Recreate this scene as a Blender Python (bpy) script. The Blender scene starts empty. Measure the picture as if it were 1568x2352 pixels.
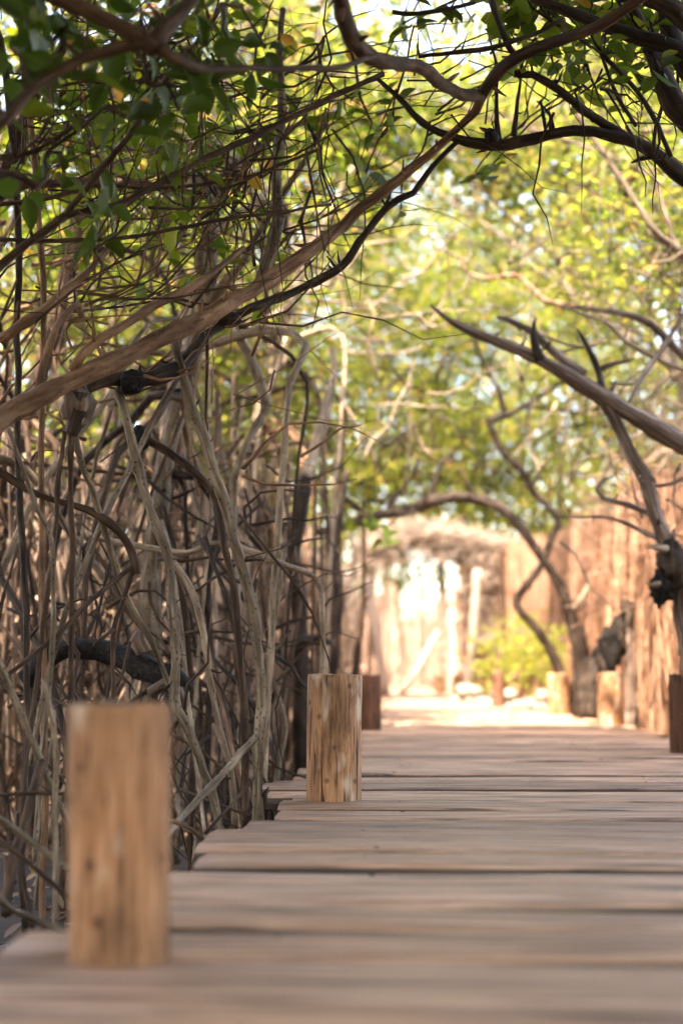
import bpy, math, random
import numpy as np
from mathutils import Vector, Matrix, noise

random.seed(11)
rng = np.random.default_rng(11)
SC = bpy.context.scene
COL = SC.collection
R = math.radians

# ---------------------------------------------------------------- camera
CAM_Z = 0.40
PITCH = math.atan((1530 - 1176) / 3267.0)
cd = bpy.data.cameras.new('camera')
cd.sensor_fit = 'VERTICAL'; cd.sensor_height = 36.0; cd.sensor_width = 24.0
cd.lens = 50.0
cd.clip_start = 0.05; cd.clip_end = 600
cd.dof.use_dof = True
cd.dof.focus_distance = 4.25
cd.dof.aperture_fstop = 1.75
cam = bpy.data.objects.new('camera', cd); COL.objects.link(cam)
cam.location = (0, 0, CAM_Z)
cam.rotation_euler = (math.pi / 2 + PITCH, 0, 0)
SC.camera = cam

# ---------------------------------------------------------------- sky, sun, exposure
SUN_EL = R(60)
SUN_DIR = Vector((-0.42, -0.90, 0)).normalized()         # horizontal direction towards the sun
w = bpy.data.worlds.new('World'); SC.world = w; w.use_nodes = True
nt = w.node_tree
bg = nt.nodes['Background']
sky = nt.nodes.new('ShaderNodeTexSky'); sky.sky_type = 'NISHITA'; sky.sun_disc = False
sky.sun_elevation = SUN_EL
sky.sun_rotation = math.atan2(SUN_DIR.x, SUN_DIR.y)
sky.dust_density = 2.5; sky.air_density = 1.0; sky.ozone_density = 1.0
nt.links.new(sky.outputs[0], bg.inputs[0]); bg.inputs[1].default_value = 0.15
sl = bpy.data.lights.new('sun', 'SUN'); sl.energy = 2.6; sl.angle = R(0.6); sl.color = (1.0, 0.96, 0.89)
so = bpy.data.objects.new('sun', sl); COL.objects.link(so)
sd = Vector((SUN_DIR.x * math.cos(SUN_EL), SUN_DIR.y * math.cos(SUN_EL), math.sin(SUN_EL)))
so.rotation_euler = sd.to_track_quat('Z', 'Y').to_euler(); so.location = sd * 40
SC.view_settings.view_transform = 'Standard'
SC.view_settings.look = 'None'
SC.view_settings.exposure = 3.35
SC.view_settings.gamma = 1.0
SC.view_settings.use_curve_mapping = False
SC.view_settings.use_white_balance = True
SC.view_settings.white_balance_temperature = 7900
SC.view_settings.white_balance_tint = 17
SC.cycles.use_adaptive_sampling = True; SC.cycles.adaptive_threshold = .03
SC.cycles.max_bounces = 5; SC.cycles.diffuse_bounces = 2; SC.cycles.glossy_bounces = 2
SC.cycles.transmission_bounces = 4; SC.cycles.transparent_max_bounces = 6
SC.cycles.use_denoising = True
SC.cycles.sample_clamp_indirect = 8.0
SC.cycles.caustics_reflective = False; SC.cycles.caustics_refractive = False

# ---------------------------------------------------------------- layout helpers
def at(px, py, Y):
    """point at forward distance Y seen at (px,py) of the 1568x2352 layout sheet"""
    u = (px - 784) / 3267.0; v = (1176 - py) / 3267.0
    c, s = math.cos(PITCH), math.sin(PITCH)
    d = Vector((u, c - v * s, v * c + s))
    d *= Y / d.y
    return Vector((d.x, d.y, d.z + CAM_Z))

def ground_at(px, py, z=0.0):
    u = (px - 784) / 3267.0; v = (1176 - py) / 3267.0
    c, s = math.cos(PITCH), math.sin(PITCH)
    d = Vector((u, c - v * s, v * c + s))
    t = (z - CAM_Z) / d.z
    return Vector((d.x * t, d.y * t, z))

def lerp_tab(tab, x):
    return float(np.interp(x, [a for a, b in tab], [b for a, b in tab]))

LEFT = [(-4, -0.95), (-1, -0.66), (1.9, -0.44), (3.0, -0.33), (4.15, -0.16), (6.5, -0.02), (9, 0.06), (14, 0.40), (22.5, 0.66), (30, 0.2)]
RIGHT = [(-4, 1.2), (-1, 1.35), (1.9, 1.52), (4.15, 1.66), (6.5, 1.72), (9.5, 1.92), (11.7, 1.9), (14.2, 1.66), (16.5, 1.42), (22.5, 1.62), (30, 1.5)]
def left_edge(y): return lerp_tab(LEFT, y)
def right_edge(y): return lerp_tab(RIGHT, y)
GZ = -0.42                                     # mud level beside the walk
def ground_z(x, y):
    base = GZ + 0.06 * noise.noise((x * 0.7, y * 0.7, 3.1)) + 0.03 * noise.noise((x * 2.3, y * 2.3, 7.7))
    t = min(1.0, max(0.0, (y - 14.0) / 9.0))
    return base + t * 0.30

# ---------------------------------------------------------------- mesh helpers
def mesh_from(name, V, faces_list, UV=None, smooth=True, mats=None):
    """faces_list: list of int arrays (M,k). UV: (sum loops,2) in face order"""
    me = bpy.data.meshes.new(name)
    V = np.asarray(V, dtype=np.float32)
    me.vertices.add(len(V)); me.vertices.foreach_set('co', V.ravel())
    loops = np.concatenate([f.ravel() for f in faces_list]).astype(np.int32)
    starts = []; off = 0
    for f in faces_list:
        k = f.shape[1]
        starts.append(off + np.arange(len(f)) * k); off += f.size
    starts = np.concatenate(starts).astype(np.int32)
    me.loops.add(len(loops)); me.loops.foreach_set('vertex_index', loops)
    me.polygons.add(len(starts)); me.polygons.foreach_set('loop_start', starts)
    if smooth: me.polygons.foreach_set('use_smooth', np.ones(len(starts), dtype=bool))
    if UV is not None:
        uvl = me.uv_layers.new(name='UVMap')
        uvl.data.foreach_set('uv', np.asarray(UV, dtype=np.float32).ravel())
    me.update(calc_edges=True)
    for m in (mats or []): me.materials.append(m)
    return me

def wpos(o):
    p = Vector(o.location)
    while o.parent: o = o.parent; p += Vector(o.location)
    return p

def link(name, me, parent=None, loc=(0, 0, 0), rot=(0, 0, 0), scale=None):
    o = bpy.data.objects.new(name, me); COL.objects.link(o)
    o.parent = parent; o.location = loc; o.rotation_euler = rot
    if scale: o.scale = scale
    return o

def tag(o, label=None, cat=None, group=None, kind=None):
    if label: o['label'] = label
    if cat: o['category'] = cat
    if group: o['group'] = group
    if kind: o['kind'] = kind
    return o

def empty(name, loc, label, cat, group=None):
    o = bpy.data.objects.new(name, None); COL.objects.link(o); o.location = loc
    o.empty_display_size = 0.1
    return tag(o, label, cat, group)

def smooth_path(P, rad, step):
    """Catmull-Rom through P with radii rad"""
    P = np.asarray([tuple(p) for p in P], dtype=float); rad = np.asarray(rad, dtype=float)
    if len(P) < 2: return P, rad
    Q = np.vstack([2 * P[0] - P[1], P, 2 * P[-1] - P[-2]])
    out = []; ro = []
    for i in range(len(P) - 1):
        p0, p1, p2, p3 = Q[i:i + 4]
        n = max(1, int(np.linalg.norm(p2 - p1) / step))
        t = (np.arange(n) / n)[:, None]
        out.append(0.5 * ((2 * p1) + (-p0 + p2) * t + (2 * p0 - 5 * p1 + 4 * p2 - p3) * t ** 2 + (-p0 + 3 * p1 - 3 * p2 + p3) * t ** 3))
        ro.append(rad[i] + (rad[i + 1] - rad[i]) * t[:, 0])
    out.append(P[-1:]); ro.append(rad[-1:])
    return np.vstack(out), np.concatenate(ro)

class Tubes:
    """collects tubes; build() makes ONE mesh object"""
    def __init__(s): s.V = []; s.Q = []; s.UV = []; s.n = 0; s.caps = []; s.cuv = []
    def tube(s, P, rad, sides=7, step=0.06, rough=0.08, wob=0.0):
        C, r = smooth_path(P, rad, step)
        n = len(C)
        if n < 2: return s
        if wob:
            k = rng.normal(0, wob, (n, 3)); k[0] = 0
            k = np.cumsum(k, 0); k -= np.linspace(0, 1, n)[:, None] * k[-1]
            C = C + k
        T = np.gradient(C, axis=0); T /= np.linalg.norm(T, axis=1)[:, None] + 1e-9
        N = np.zeros_like(C)
        a = np.array([0, 0, 1.0]) if abs(T[0, 2]) < .9 else np.array([1.0, 0, 0])
        v = np.cross(T[0], a); v /= np.linalg.norm(v)
        for i in range(n):
            v = v - T[i] * v.dot(T[i]); v /= np.linalg.norm(v) + 1e-9
            N[i] = v
        B = np.cross(T, N)
        L = np.concatenate([[0], np.cumsum(np.linalg.norm(np.diff(C, axis=0), axis=1))])
        nk = max(3, int(L[-1] / max(.05, 4 * r.mean())) + 2)
        r = r * (1 + np.interp(L, np.linspace(0, L[-1] + 1e-6, nk), rng.normal(0, 1, nk)) * min(.09, rough))
        L = L + rng.uniform(0, 50)
        th = np.arange(sides) / sides * 2 * math.pi
        rr = r[:, None] * (1 + rough * rng.normal(0, 1, (n, sides)) * .6 + rough * rng.normal(0, 1, (n, 1)) * .6)
        V = C[:, None, :] + rr[:, :, None] * (np.cos(th)[None, :, None] * N[:, None, :] + np.sin(th)[None, :, None] * B[:, None, :])
        i = np.arange(n - 1)[:, None]; j = np.arange(sides)[None, :]
        j2 = (j + 1) % sides
        q = np.stack([i * sides + j + 0 * j2, i * sides + j2, (i + 1) * sides + j2, (i + 1) * sides + j + 0 * j2], -1).reshape(-1, 4)
        circ = 2 * math.pi * float(r.mean())
        u0 = j / sides * circ; u1 = (j + 1) / sides * circ
        one = np.ones_like(i * 1.0)
        uv = np.stack([np.stack([u0 * one, L[:-1, None] + 0 * u0], -1), np.stack([u1 * one, L[:-1, None] + 0 * u0], -1),
                       np.stack([u1 * one, L[1:, None] + 0 * u0], -1), np.stack([u0 * one, L[1:, None] + 0 * u0], -1)], 2).reshape(-1, 2)
        s.V.append(V.reshape(-1, 3)); s.Q.append(q + s.n); s.UV.append(uv)
        s.caps.append((s.n + np.arange(sides))[::-1]); s.caps.append(s.n + (n - 1) * sides + np.arange(sides))
        s.n += n * sides
        return s
    def build(s, name, mat, parent=None, origin=None):
        if not s.V: return None
        o3 = np.array(tuple(origin if origin is not None else (wpos(parent) if parent else (0, 0, 0))))
        V = np.vstack(s.V) - o3
        Q = np.vstack(s.Q)
        fl = [Q]; UV = [np.vstack(s.UV)]
        bys = {}
        for c in s.caps: bys.setdefault(len(c), []).append(c)
        for k, cs in bys.items():
            fl.append(np.array(cs)); UV.append(np.tile(np.random.default_rng(1).uniform(0, .02, (k, 2)), (len(cs), 1)))
        me = mesh_from(name, V, fl, np.vstack(UV), True, [mat])
        return link(name, me, parent, (0, 0, 0) if parent else tuple(o3))

# ---------------------------------------------------------------- materials
def mat_new(name):
    m = bpy.data.materials.new(name); m.use_nodes = True
    n = m.node_tree.nodes; l = m.node_tree.links
    for x in list(n): n.remove(x)
    out = n.new('ShaderNodeOutputMaterial')
    return m, n, l, out

def ramp(n, pts, interp='LINEAR'):
    r = n.new('ShaderNodeValToRGB'); e = r.color_ramp.elements
    r.color_ramp.interpolation = interp
    while len(e) < len(pts): e.new(0.5)
    for i, (p, c) in enumerate(pts):
        e[i].position = p; e[i].color = (*c, 1) if len(c) == 3 else c
    return r

def mixc(n, l, fac, a, b, mode='MIX'):
    m = n.new('ShaderNodeMix'); m.data_type = 'RGBA'; m.blend_type = mode
    for sock, val in ((m.inputs[0], fac), (m.inputs[6], a), (m.inputs[7], b)):
        if hasattr(val, 'links') or hasattr(val, 'is_linked'): l.new(val, sock)
        elif isinstance(val, (int, float)): sock.default_value = val
        else: sock.default_value = (*val, 1)
    return m.outputs[2]

def bark_mat(name, c0, c1, c2, spots=0.5, scale=1.0, streak=6.0, spotcol=(.02, .015, .01), bump=.4):
    m, n, l, out = mat_new(name)
    b = n.new('ShaderNodeBsdfPrincipled'); l.new(b.outputs[0], out.inputs[0])
    b.inputs['Roughness'].default_value = .78
    b.inputs['Specular IOR Level'].default_value = .25
    uv = n.new('ShaderNodeTexCoord')
    mp = n.new('ShaderNodeMapping'); l.new(uv.outputs['UV'], mp.inputs[0]); mp.inputs['Scale'].default_value = (60 * scale, 60 * scale / streak, 1)
    t1 = n.new('ShaderNodeTexNoise'); l.new(mp.outputs[0], t1.inputs[0]); t1.inputs['Scale'].default_value = 1.0; t1.inputs['Detail'].default_value = 6
    t2 = n.new('ShaderNodeTexNoise'); l.new(uv.outputs['Object'], t2.inputs[0]); t2.inputs['Scale'].default_value = 5 * scale; t2.inputs['Detail'].default_value = 4
    r = ramp(n, [(.3, c0), (.52, c1), (.72, c2)]); l.new(t1.outputs[0], r.inputs[0])
    r2 = ramp(n, [(.35, (.55, .52, .5)), (.65, (1.25, 1.22, 1.2))]); l.new(t2.outputs[0], r2.inputs[0])
    col = mixc(n, l, 1.0, r.outputs[0], r2.outputs[0], 'MULTIPLY')
    geo = n.new('ShaderNodeNewGeometry')
    rr = ramp(n, [(0, (.7, .66, .62)), (.5, (1, .98, .95)), (1, (1.25, 1.25, 1.25))]); l.new(geo.outputs['Random Per Island'], rr.inputs[0])
    col = mixc(n, l, 1.0, col, rr.outputs[0], 'MULTIPLY')
    mp2 = n.new('ShaderNodeMapping'); l.new(uv.outputs['UV'], mp2.inputs[0]); mp2.inputs['Scale'].default_value = (95, 60, 1)
    vo = n.new('ShaderNodeTexVoronoi'); vo.voronoi_dimensions = '2D'; l.new(mp2.outputs[0], vo.inputs[0]); vo.inputs['Scale'].default_value = 1.0
    rs = ramp(n, [(.20, (1, 1, 1)), (.32, (0, 0, 0))]); l.new(vo.outputs['Distance'], rs.inputs[0])
    vc = n.new('ShaderNodeSeparateColor'); l.new(vo.outputs['Color'], vc.inputs[0])
    gt = n.new('ShaderNodeMath'); gt.operation = 'GREATER_THAN'; l.new(vc.outputs[0], gt.inputs[0]); gt.inputs[1].default_value = .78
    m0 = n.new('ShaderNodeMath'); m0.operation = 'MULTIPLY'; l.new(rs.outputs[0], m0.inputs[0]); l.new(gt.outputs[0], m0.inputs[1])
    mu = n.new('ShaderNodeMath'); mu.operation = 'MULTIPLY'; l.new(m0.outputs[0], mu.inputs[0]); mu.inputs[1].default_value = spots
    col = mixc(n, l, mu.outputs[0], col, spotcol)
    l.new(col, b.inputs['Base Color'])
    bp = n.new('ShaderNodeBump'); bp.inputs['Strength'].default_value = bump; bp.inputs['Distance'].default_value = .012
    l.new(t1.outputs[0], bp.inputs['Height']); l.new(bp.outputs[0], b.inputs['Normal'])
    return m

M = {}
M['bark_tan'] = bark_mat('bark_tan', (.10, .052, .028), (.21, .12, .07), (.34, .22, .14), .35)
M['bark_grey'] = bark_mat('bark_grey', (.07, .05, .034), (.18, .14, .098), (.34, .275, .205), .75)
M['bark_pale'] = bark_mat('bark_pale', (.14, .10, .068), (.29, .225, .16), (.47, .38, .29), .5)
M['bark_dark'] = bark_mat('bark_dark', (.014, .010, .008), (.04, .028, .021), (.10, .072, .053), .3)
M['bark_brown'] = bark_mat('bark_brown', (.026, .015, .0095), (.066, .039, .024), (.14, .088, .056), .3)
M['dead_wood'] = bark_mat('dead_wood', (.035, .024, .018), (.15, .105, .08), (.44, .36, .30), .1, .8, 14, bump=.9)
M['black_rot'] = bark_mat('black_rot', (.003, .0025, .002), (.009, .007, .006), (.035, .028, .022), .2, 1.5, 2, bump=1.0)

def leaf_mat(name, cols, trans=.5, tcols=None):
    m, n, l, out = mat_new(name)
    geo = n.new('ShaderNodeNewGeometry')
    r = ramp(n, cols); l.new(geo.outputs['Random Per Island'], r.inputs[0])
    r2 = ramp(n, tcols or cols); l.new(geo.outputs['Random Per Island'], r2.inputs[0])
    d = n.new('ShaderNodeBsdfPrincipled'); l.new(r.outputs[0], d.inputs['Base Color'])
    d.inputs['Roughness'].default_value = .5; d.inputs['Specular IOR Level'].default_value = .28
    t = n.new('ShaderNodeBsdfTranslucent'); l.new(r2.outputs[0], t.inputs['Color'])
    mx = n.new('ShaderNodeMixShader'); mx.inputs[0].default_value = trans
    l.new(d.outputs[0], mx.inputs[1]); l.new(t.outputs[0], mx.inputs[2]); l.new(mx.outputs[0], out.inputs[0])
    return m
M['leaf'] = leaf_mat('mangrove_leaf',
    [(0, (.022, .05, .009)), (.35, (.045, .085, .013)), (.7, (.075, .115, .017)), (.93, (.13, .15, .024)), (.96, (.36, .22, .03)), (1, (.42, .16, .03))], .45,
    [(0, (.10, .19, .014)), (.35, (.18, .27, .018)), (.7, (.28, .33, .022)), (.93, (.42, .40, .04)), (.96, (.6, .34, .04)), (1, (.6, .25, .04))])
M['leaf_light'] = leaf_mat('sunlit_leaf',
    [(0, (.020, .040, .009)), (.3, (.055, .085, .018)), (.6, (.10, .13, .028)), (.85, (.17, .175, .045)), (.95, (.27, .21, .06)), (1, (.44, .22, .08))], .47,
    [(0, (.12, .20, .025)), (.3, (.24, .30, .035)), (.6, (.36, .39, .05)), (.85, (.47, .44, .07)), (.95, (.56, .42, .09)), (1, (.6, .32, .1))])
M['leaf_bush'] = leaf_mat('bush_leaf',
    [(0, (.13, .18, .03)), (.5, (.22, .26, .06)), (1, (.34, .34, .1))], .5, [(0, (.4, .5, .03)), (.5, (.55, .58, .05)), (1, (.68, .6, .08))])
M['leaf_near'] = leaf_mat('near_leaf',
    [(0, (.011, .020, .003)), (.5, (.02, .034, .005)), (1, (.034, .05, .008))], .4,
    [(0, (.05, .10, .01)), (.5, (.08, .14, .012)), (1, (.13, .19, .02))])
M['leaf_orange'] = leaf_mat('orange_leaf', [(0, (.5, .22, .03)), (1, (.55, .3, .05))], .5, [(0, (.75, .32, .04)), (1, (.8, .45, .06))])
M['litter'] = leaf_mat('dry_leaf', [(0, (.05, .03, .018)), (.5, (.12, .075, .045)), (.85, (.22, .14, .085)), (1, (.3, .2, .1))], .1)

def wood_mat(name, c0, c1, c2, axis, stain=.6, pale=None):
    """axis: grain runs along this object axis ('x' planks, 'z' posts)"""
    m, n, l, out = mat_new(name)
    b = n.new('ShaderNodeBsdfPrincipled'); l.new(b.outputs[0], out.inputs[0])
    b.inputs['Roughness'].default_value = .52 if axis == 'x' else .7; b.inputs['Specular IOR Level'].default_value = .5 if axis == 'x' else .3
    tc = n.new('ShaderNodeTexCoord'); oi = n.new('ShaderNodeObjectInfo')
    off = n.new('ShaderNodeVectorMath'); off.operation = 'ADD'
    mul = n.new('ShaderNodeVectorMath'); mul.operation = 'SCALE'; mul.inputs[0].default_value = (17.3, 9.1, 13.7)
    l.new(oi.outputs['Random'], mul.inputs['Scale'])
    l.new(tc.outputs['Object'], off.inputs[0]); l.new(mul.outputs[0], off.inputs[1])
    sc = {'x': (2.0, 38, 38), 'z': (62, 62, 5)}[axis]
    mp = n.new('ShaderNodeMapping'); l.new(off.outputs[0], mp.inputs[0]); mp.inputs['Scale'].default_value = sc
    t1 = n.new('ShaderNodeTexNoise'); l.new(mp.outputs[0], t1.inputs[0]); t1.inputs['Scale'].default_value = 1.6; t1.inputs['Detail'].default_value = 7; t1.inputs['Roughness'].default_value = .65; t1.inputs['Distortion'].default_value = .35
    r = ramp(n, [(.33, c0), (.5, c1), (.68, c2)]); l.new(t1.outputs[0], r.inputs[0])
    sc2 = {'x': (2.6, 20, 20), 'z': (11, 11, 4.5)}[axis]
    mp2 = n.new('ShaderNodeMapping'); l.new(off.outputs[0], mp2.inputs[0]); mp2.inputs['Scale'].default_value = sc2
    t2 = n.new('ShaderNodeTexNoise'); l.new(mp2.outputs[0], t2.inputs[0]); t2.inputs['Scale'].default_value = 1.0; t2.inputs['Detail'].default_value = 5
    rs = ramp(n, [(.3, (1 - stain, 1 - stain, 1 - stain)), (.48, (1, 1, 1)), (.72, (1.18, 1.12, 1.08))]); l.new(t2.outputs[0], rs.inputs[0])
    col = mixc(n, l, 1.0, r.outputs[0], rs.outputs[0], 'MULTIPLY')
    ro = ramp(n, [(0, (.66, .62, .6)), (.3, (.9, .85, .8)), (.65, (1.08, 1.0, .95)), (1, (1.25, 1.2, 1.18))]); l.new(oi.outputs['Random'], ro.inputs[0])
    col = mixc(n, l, 1.0, col, ro.outputs[0], 'MULTIPLY')
    if axis == 'x':                                      # splits along the grain
        mpc = n.new('ShaderNodeMapping'); l.new(off.outputs[0], mpc.inputs[0]); mpc.inputs['Scale'].default_value = (3.2, 120, 20)
        tcn = n.new('ShaderNodeTexNoise'); l.new(mpc.outputs[0], tcn.inputs[0]); tcn.inputs['Scale'].default_value = 1.0; tcn.inputs['Detail'].default_value = 4
        rc = ramp(n, [(.34, (.85, .85, .85)), (.39, (0, 0, 0))]); l.new(tcn.outputs[0], rc.inputs[0])
        col = mixc(n, l, rc.outputs[0], col, (c0[0] * .4, c0[1] * .4, c0[2] * .4))
    if axis == 'z':                                      # drying cracks and small knots
        mpc = n.new('ShaderNodeMapping'); l.new(off.outputs[0], mpc.inputs[0]); mpc.inputs['Scale'].default_value = (70, 70, 4)
        tcn = n.new('ShaderNodeTexNoise'); l.new(mpc.outputs[0], tcn.inputs[0]); tcn.inputs['Scale'].default_value = 1.0; tcn.inputs['Detail'].default_value = 3
        rc = ramp(n, [(.33, (1, 1, 1)), (.38, (0, 0, 0))]); l.new(tcn.outputs[0], rc.inputs[0])
        col = mixc(n, l, rc.outputs[0], col, (c0[0] * .35, c0[1] * .35, c0[2] * .35))
        tk = n.new('ShaderNodeTexVoronoi'); l.new(off.outputs[0], tk.inputs[0]); tk.inputs['Scale'].default_value = 16
        rk = ramp(n, [(.07, (.8, .8, .8)), (.2, (0, 0, 0))]); l.new(tk.outputs['Distance'], rk.inputs[0])
        col = mixc(n, l, rk.outputs[0], col, (c0[0] * .5, c0[1] * .45, c0[2] * .4))
    if pale:
        t3 = n.new('ShaderNodeTexNoise'); l.new(mp2.outputs[0], t3.inputs[0]); t3.inputs['Scale'].default_value = 1.5; t3.inputs['Detail'].default_value = 2
        rp = ramp(n, [(.60, (0, 0, 0)), (.70, (1, 1, 1))]); l.new(t3.outputs[0], rp.inputs[0])
        mu = n.new('ShaderNodeMath'); mu.operation = 'MULTIPLY'; l.new(rp.outputs[0], mu.inputs[0]); mu.inputs[1].default_value = .75
        col = mixc(n, l, mu.outputs[0], col, pale)
    l.new(col, b.inputs['Base Color'])
    bp = n.new('ShaderNodeBump'); bp.inputs['Strength'].default_value = .5; bp.inputs['Distance'].default_value = .006
    l.new(t1.outputs[0], bp.inputs['Height']); l.new(bp.outputs[0], b.inputs['Normal'])
    return m
M['plank'] = wood_mat('plank_wood', (.11, .058, .032), (.43, .275, .185), (.60, .43, .32), 'x', .68)
M['plank_edge'] = wood_mat('plank_edge_grime_shade', (.025, .016, .012), (.06, .04, .03), (.13, .09, .07), 'x', .6)  # dirty plank sides, darkened further to put the gaps' shade into the colour
M['post'] = wood_mat('post_wood', (.12, .055, .024), (.345, .19, .10), (.475, .29, .17), 'z', .55, (.6, .49, .37))
M['post_dark'] = wood_mat('dark_post_wood', (.07, .032, .018), (.15, .075, .045), (.23, .125, .08), 'z', .5)
M['beam'] = wood_mat('beam_wood', (.06, .04, .03), (.13, .09, .07), (.2, .15, .12), 'x', .6)
M['pale_pole'] = wood_mat('pale_pole_wood', (.34, .25, .19), (.46, .36, .28), (.56, .45, .37), 'z', .3)

def simple_mat(name, c0, c1, scale=20, rough=.9, coord='Object', stretch=(1, 1, 1), bump=.3, island=False, c2=None):
    m, n, l, out = mat_new(name)
    b = n.new('ShaderNodeBsdfPrincipled'); l.new(b.outputs[0], out.inputs[0]); b.inputs['Roughness'].default_value = rough
    b.inputs['Specular IOR Level'].default_value = .2
    tc = n.new('ShaderNodeTexCoord'); mp = n.new('ShaderNodeMapping'); l.new(tc.outputs[coord], mp.inputs[0]); mp.inputs['Scale'].default_value = stretch
    t = n.new('ShaderNodeTexNoise'); l.new(mp.outputs[0], t.inputs[0]); t.inputs['Scale'].default_value = scale; t.inputs['Detail'].default_value = 8
    r = ramp(n, [(.32, c0), (.66, c1)]); l.new(t.outputs[0], r.inputs[0])
    col = r.outputs[0]
    if island:
        g = n.new('ShaderNodeNewGeometry')
        ri = ramp(n, [(0, (.34, .3, .27)), (.5, (.95, .95, .95)), (1, c2 or (1.5, 1.45, 1.4))]); l.new(g.outputs['Random Per Island'], ri.inputs[0])
        col = mixc(n, l, 1.0, col, ri.outputs[0], 'MULTIPLY')
    l.new(col, b.inputs['Base Color'])
    bp = n.new('ShaderNodeBump'); bp.inputs['Strength'].default_value = bump; bp.inputs['Distance'].default_value = .03
    l.new(t.outputs[0], bp.inputs['Height']); l.new(bp.outputs[0], b.inputs['Normal'])
    return m
M['reed'] = simple_mat('dry_reed', (.40, .205, .12), (.58, .35, .235), 6, .75, island=True)
M['brush'] = simple_mat('grey_brush', (.22, .165, .125), (.40, .32, .26), 6, .85, island=True)
M['far_stick'] = simple_mat('sunbleached_stick', (.36, .235, .18), (.52, .38, .31), 6, .8, island=True)
M['stone'] = simple_mat('limestone', (.20, .17, .13), (.40, .35, .29), 9, .9, bump=.7)
M['nail'] = simple_mat('rusty_nail', (.02, .014, .011), (.05, .03, .022), 60, .6)

def ground_mat():
    m, n, l, out = mat_new('mud_and_sand')
    b = n.new('ShaderNodeBsdfPrincipled'); l.new(b.outputs[0], out.inputs[0]); b.inputs['Roughness'].default_value = .85
    tc = n.new('ShaderNodeTexCoord')
    t = n.new('ShaderNodeTexNoise'); l.new(tc.outputs['Object'], t.inputs[0]); t.inputs['Scale'].default_value = 2.2; t.inputs['Detail'].default_value = 10
    mud = ramp(n, [(.35, (.018, .013, .010)), (.6, (.06, .043, .032)), (.75, (.11, .08, .06))]); l.new(t.outputs[0], mud.inputs[0])
    sand = ramp(n, [(.35, (.36, .28, .21)), (.7, (.52, .43, .34))]); l.new(t.outputs[0], sand.inputs[0])
    sx = n.new('ShaderNodeSeparateXYZ'); l.new(tc.outputs['Object'], sx.inputs[0])
    t2 = n.new('ShaderNodeTexNoise'); l.new(tc.outputs['Object'], t2.inputs[0]); t2.inputs['Scale'].default_value = .35
    ad = n.new('ShaderNodeMath'); ad.operation = 'MULTIPLY_ADD'; l.new(t2.outputs[0], ad.inputs[0]); ad.inputs[1].default_value = 6; l.new(sx.outputs['Y'], ad.inputs[2])
    mr = n.new('ShaderNodeMapRange'); l.new(ad.outputs[0], mr.inputs[0]); mr.inputs[1].default_value = 17; mr.inputs[2].default_value = 21
    col = mixc(n, l, mr.outputs[0], mud.outputs[0], sand.outputs[0])
    l.new(col, b.inputs['Base Color'])
    bp = n.new('ShaderNodeBump'); bp.inputs['Strength'].default_value = .6; bp.inputs['Distance'].default_value = .05
    l.new(t.outputs[0], bp.inputs['Height']); l.new(bp.outputs[0], b.inputs['Normal'])
    return m
M['ground'] = ground_mat()

# ---------------------------------------------------------------- ground
def axis_pts(a, b, fine_a, fine_b, f):
    out = list(np.arange(fine_a, fine_b + 1e-6, f)); s = f; x = fine_a
    while x > a: s *= 1.5; x -= s; out.insert(0, x)
    s = f; x = fine_b
    while x < b: s *= 1.5; x += s; out.append(x)
    return out
gx = axis_pts(-250, 250, -8, 8, .3); gy = axis_pts(-60, 400, -3, 30, .3)
GV = np.array([(x, y, ground_z(x, y)) for y in gy for x in gx])
nx = len(gx)
ii, jj = np.meshgrid(np.arange(len(gy) - 1), np.arange(nx - 1), indexing='ij')
GQ = np.stack([ii * nx + jj, ii * nx + jj + 1, (ii + 1) * nx + jj + 1, (ii + 1) * nx + jj], -1).reshape(-1, 4)
tag(link('ground', mesh_from('ground', GV, [GQ], None, True, [M['ground']])), kind='structure')

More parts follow.
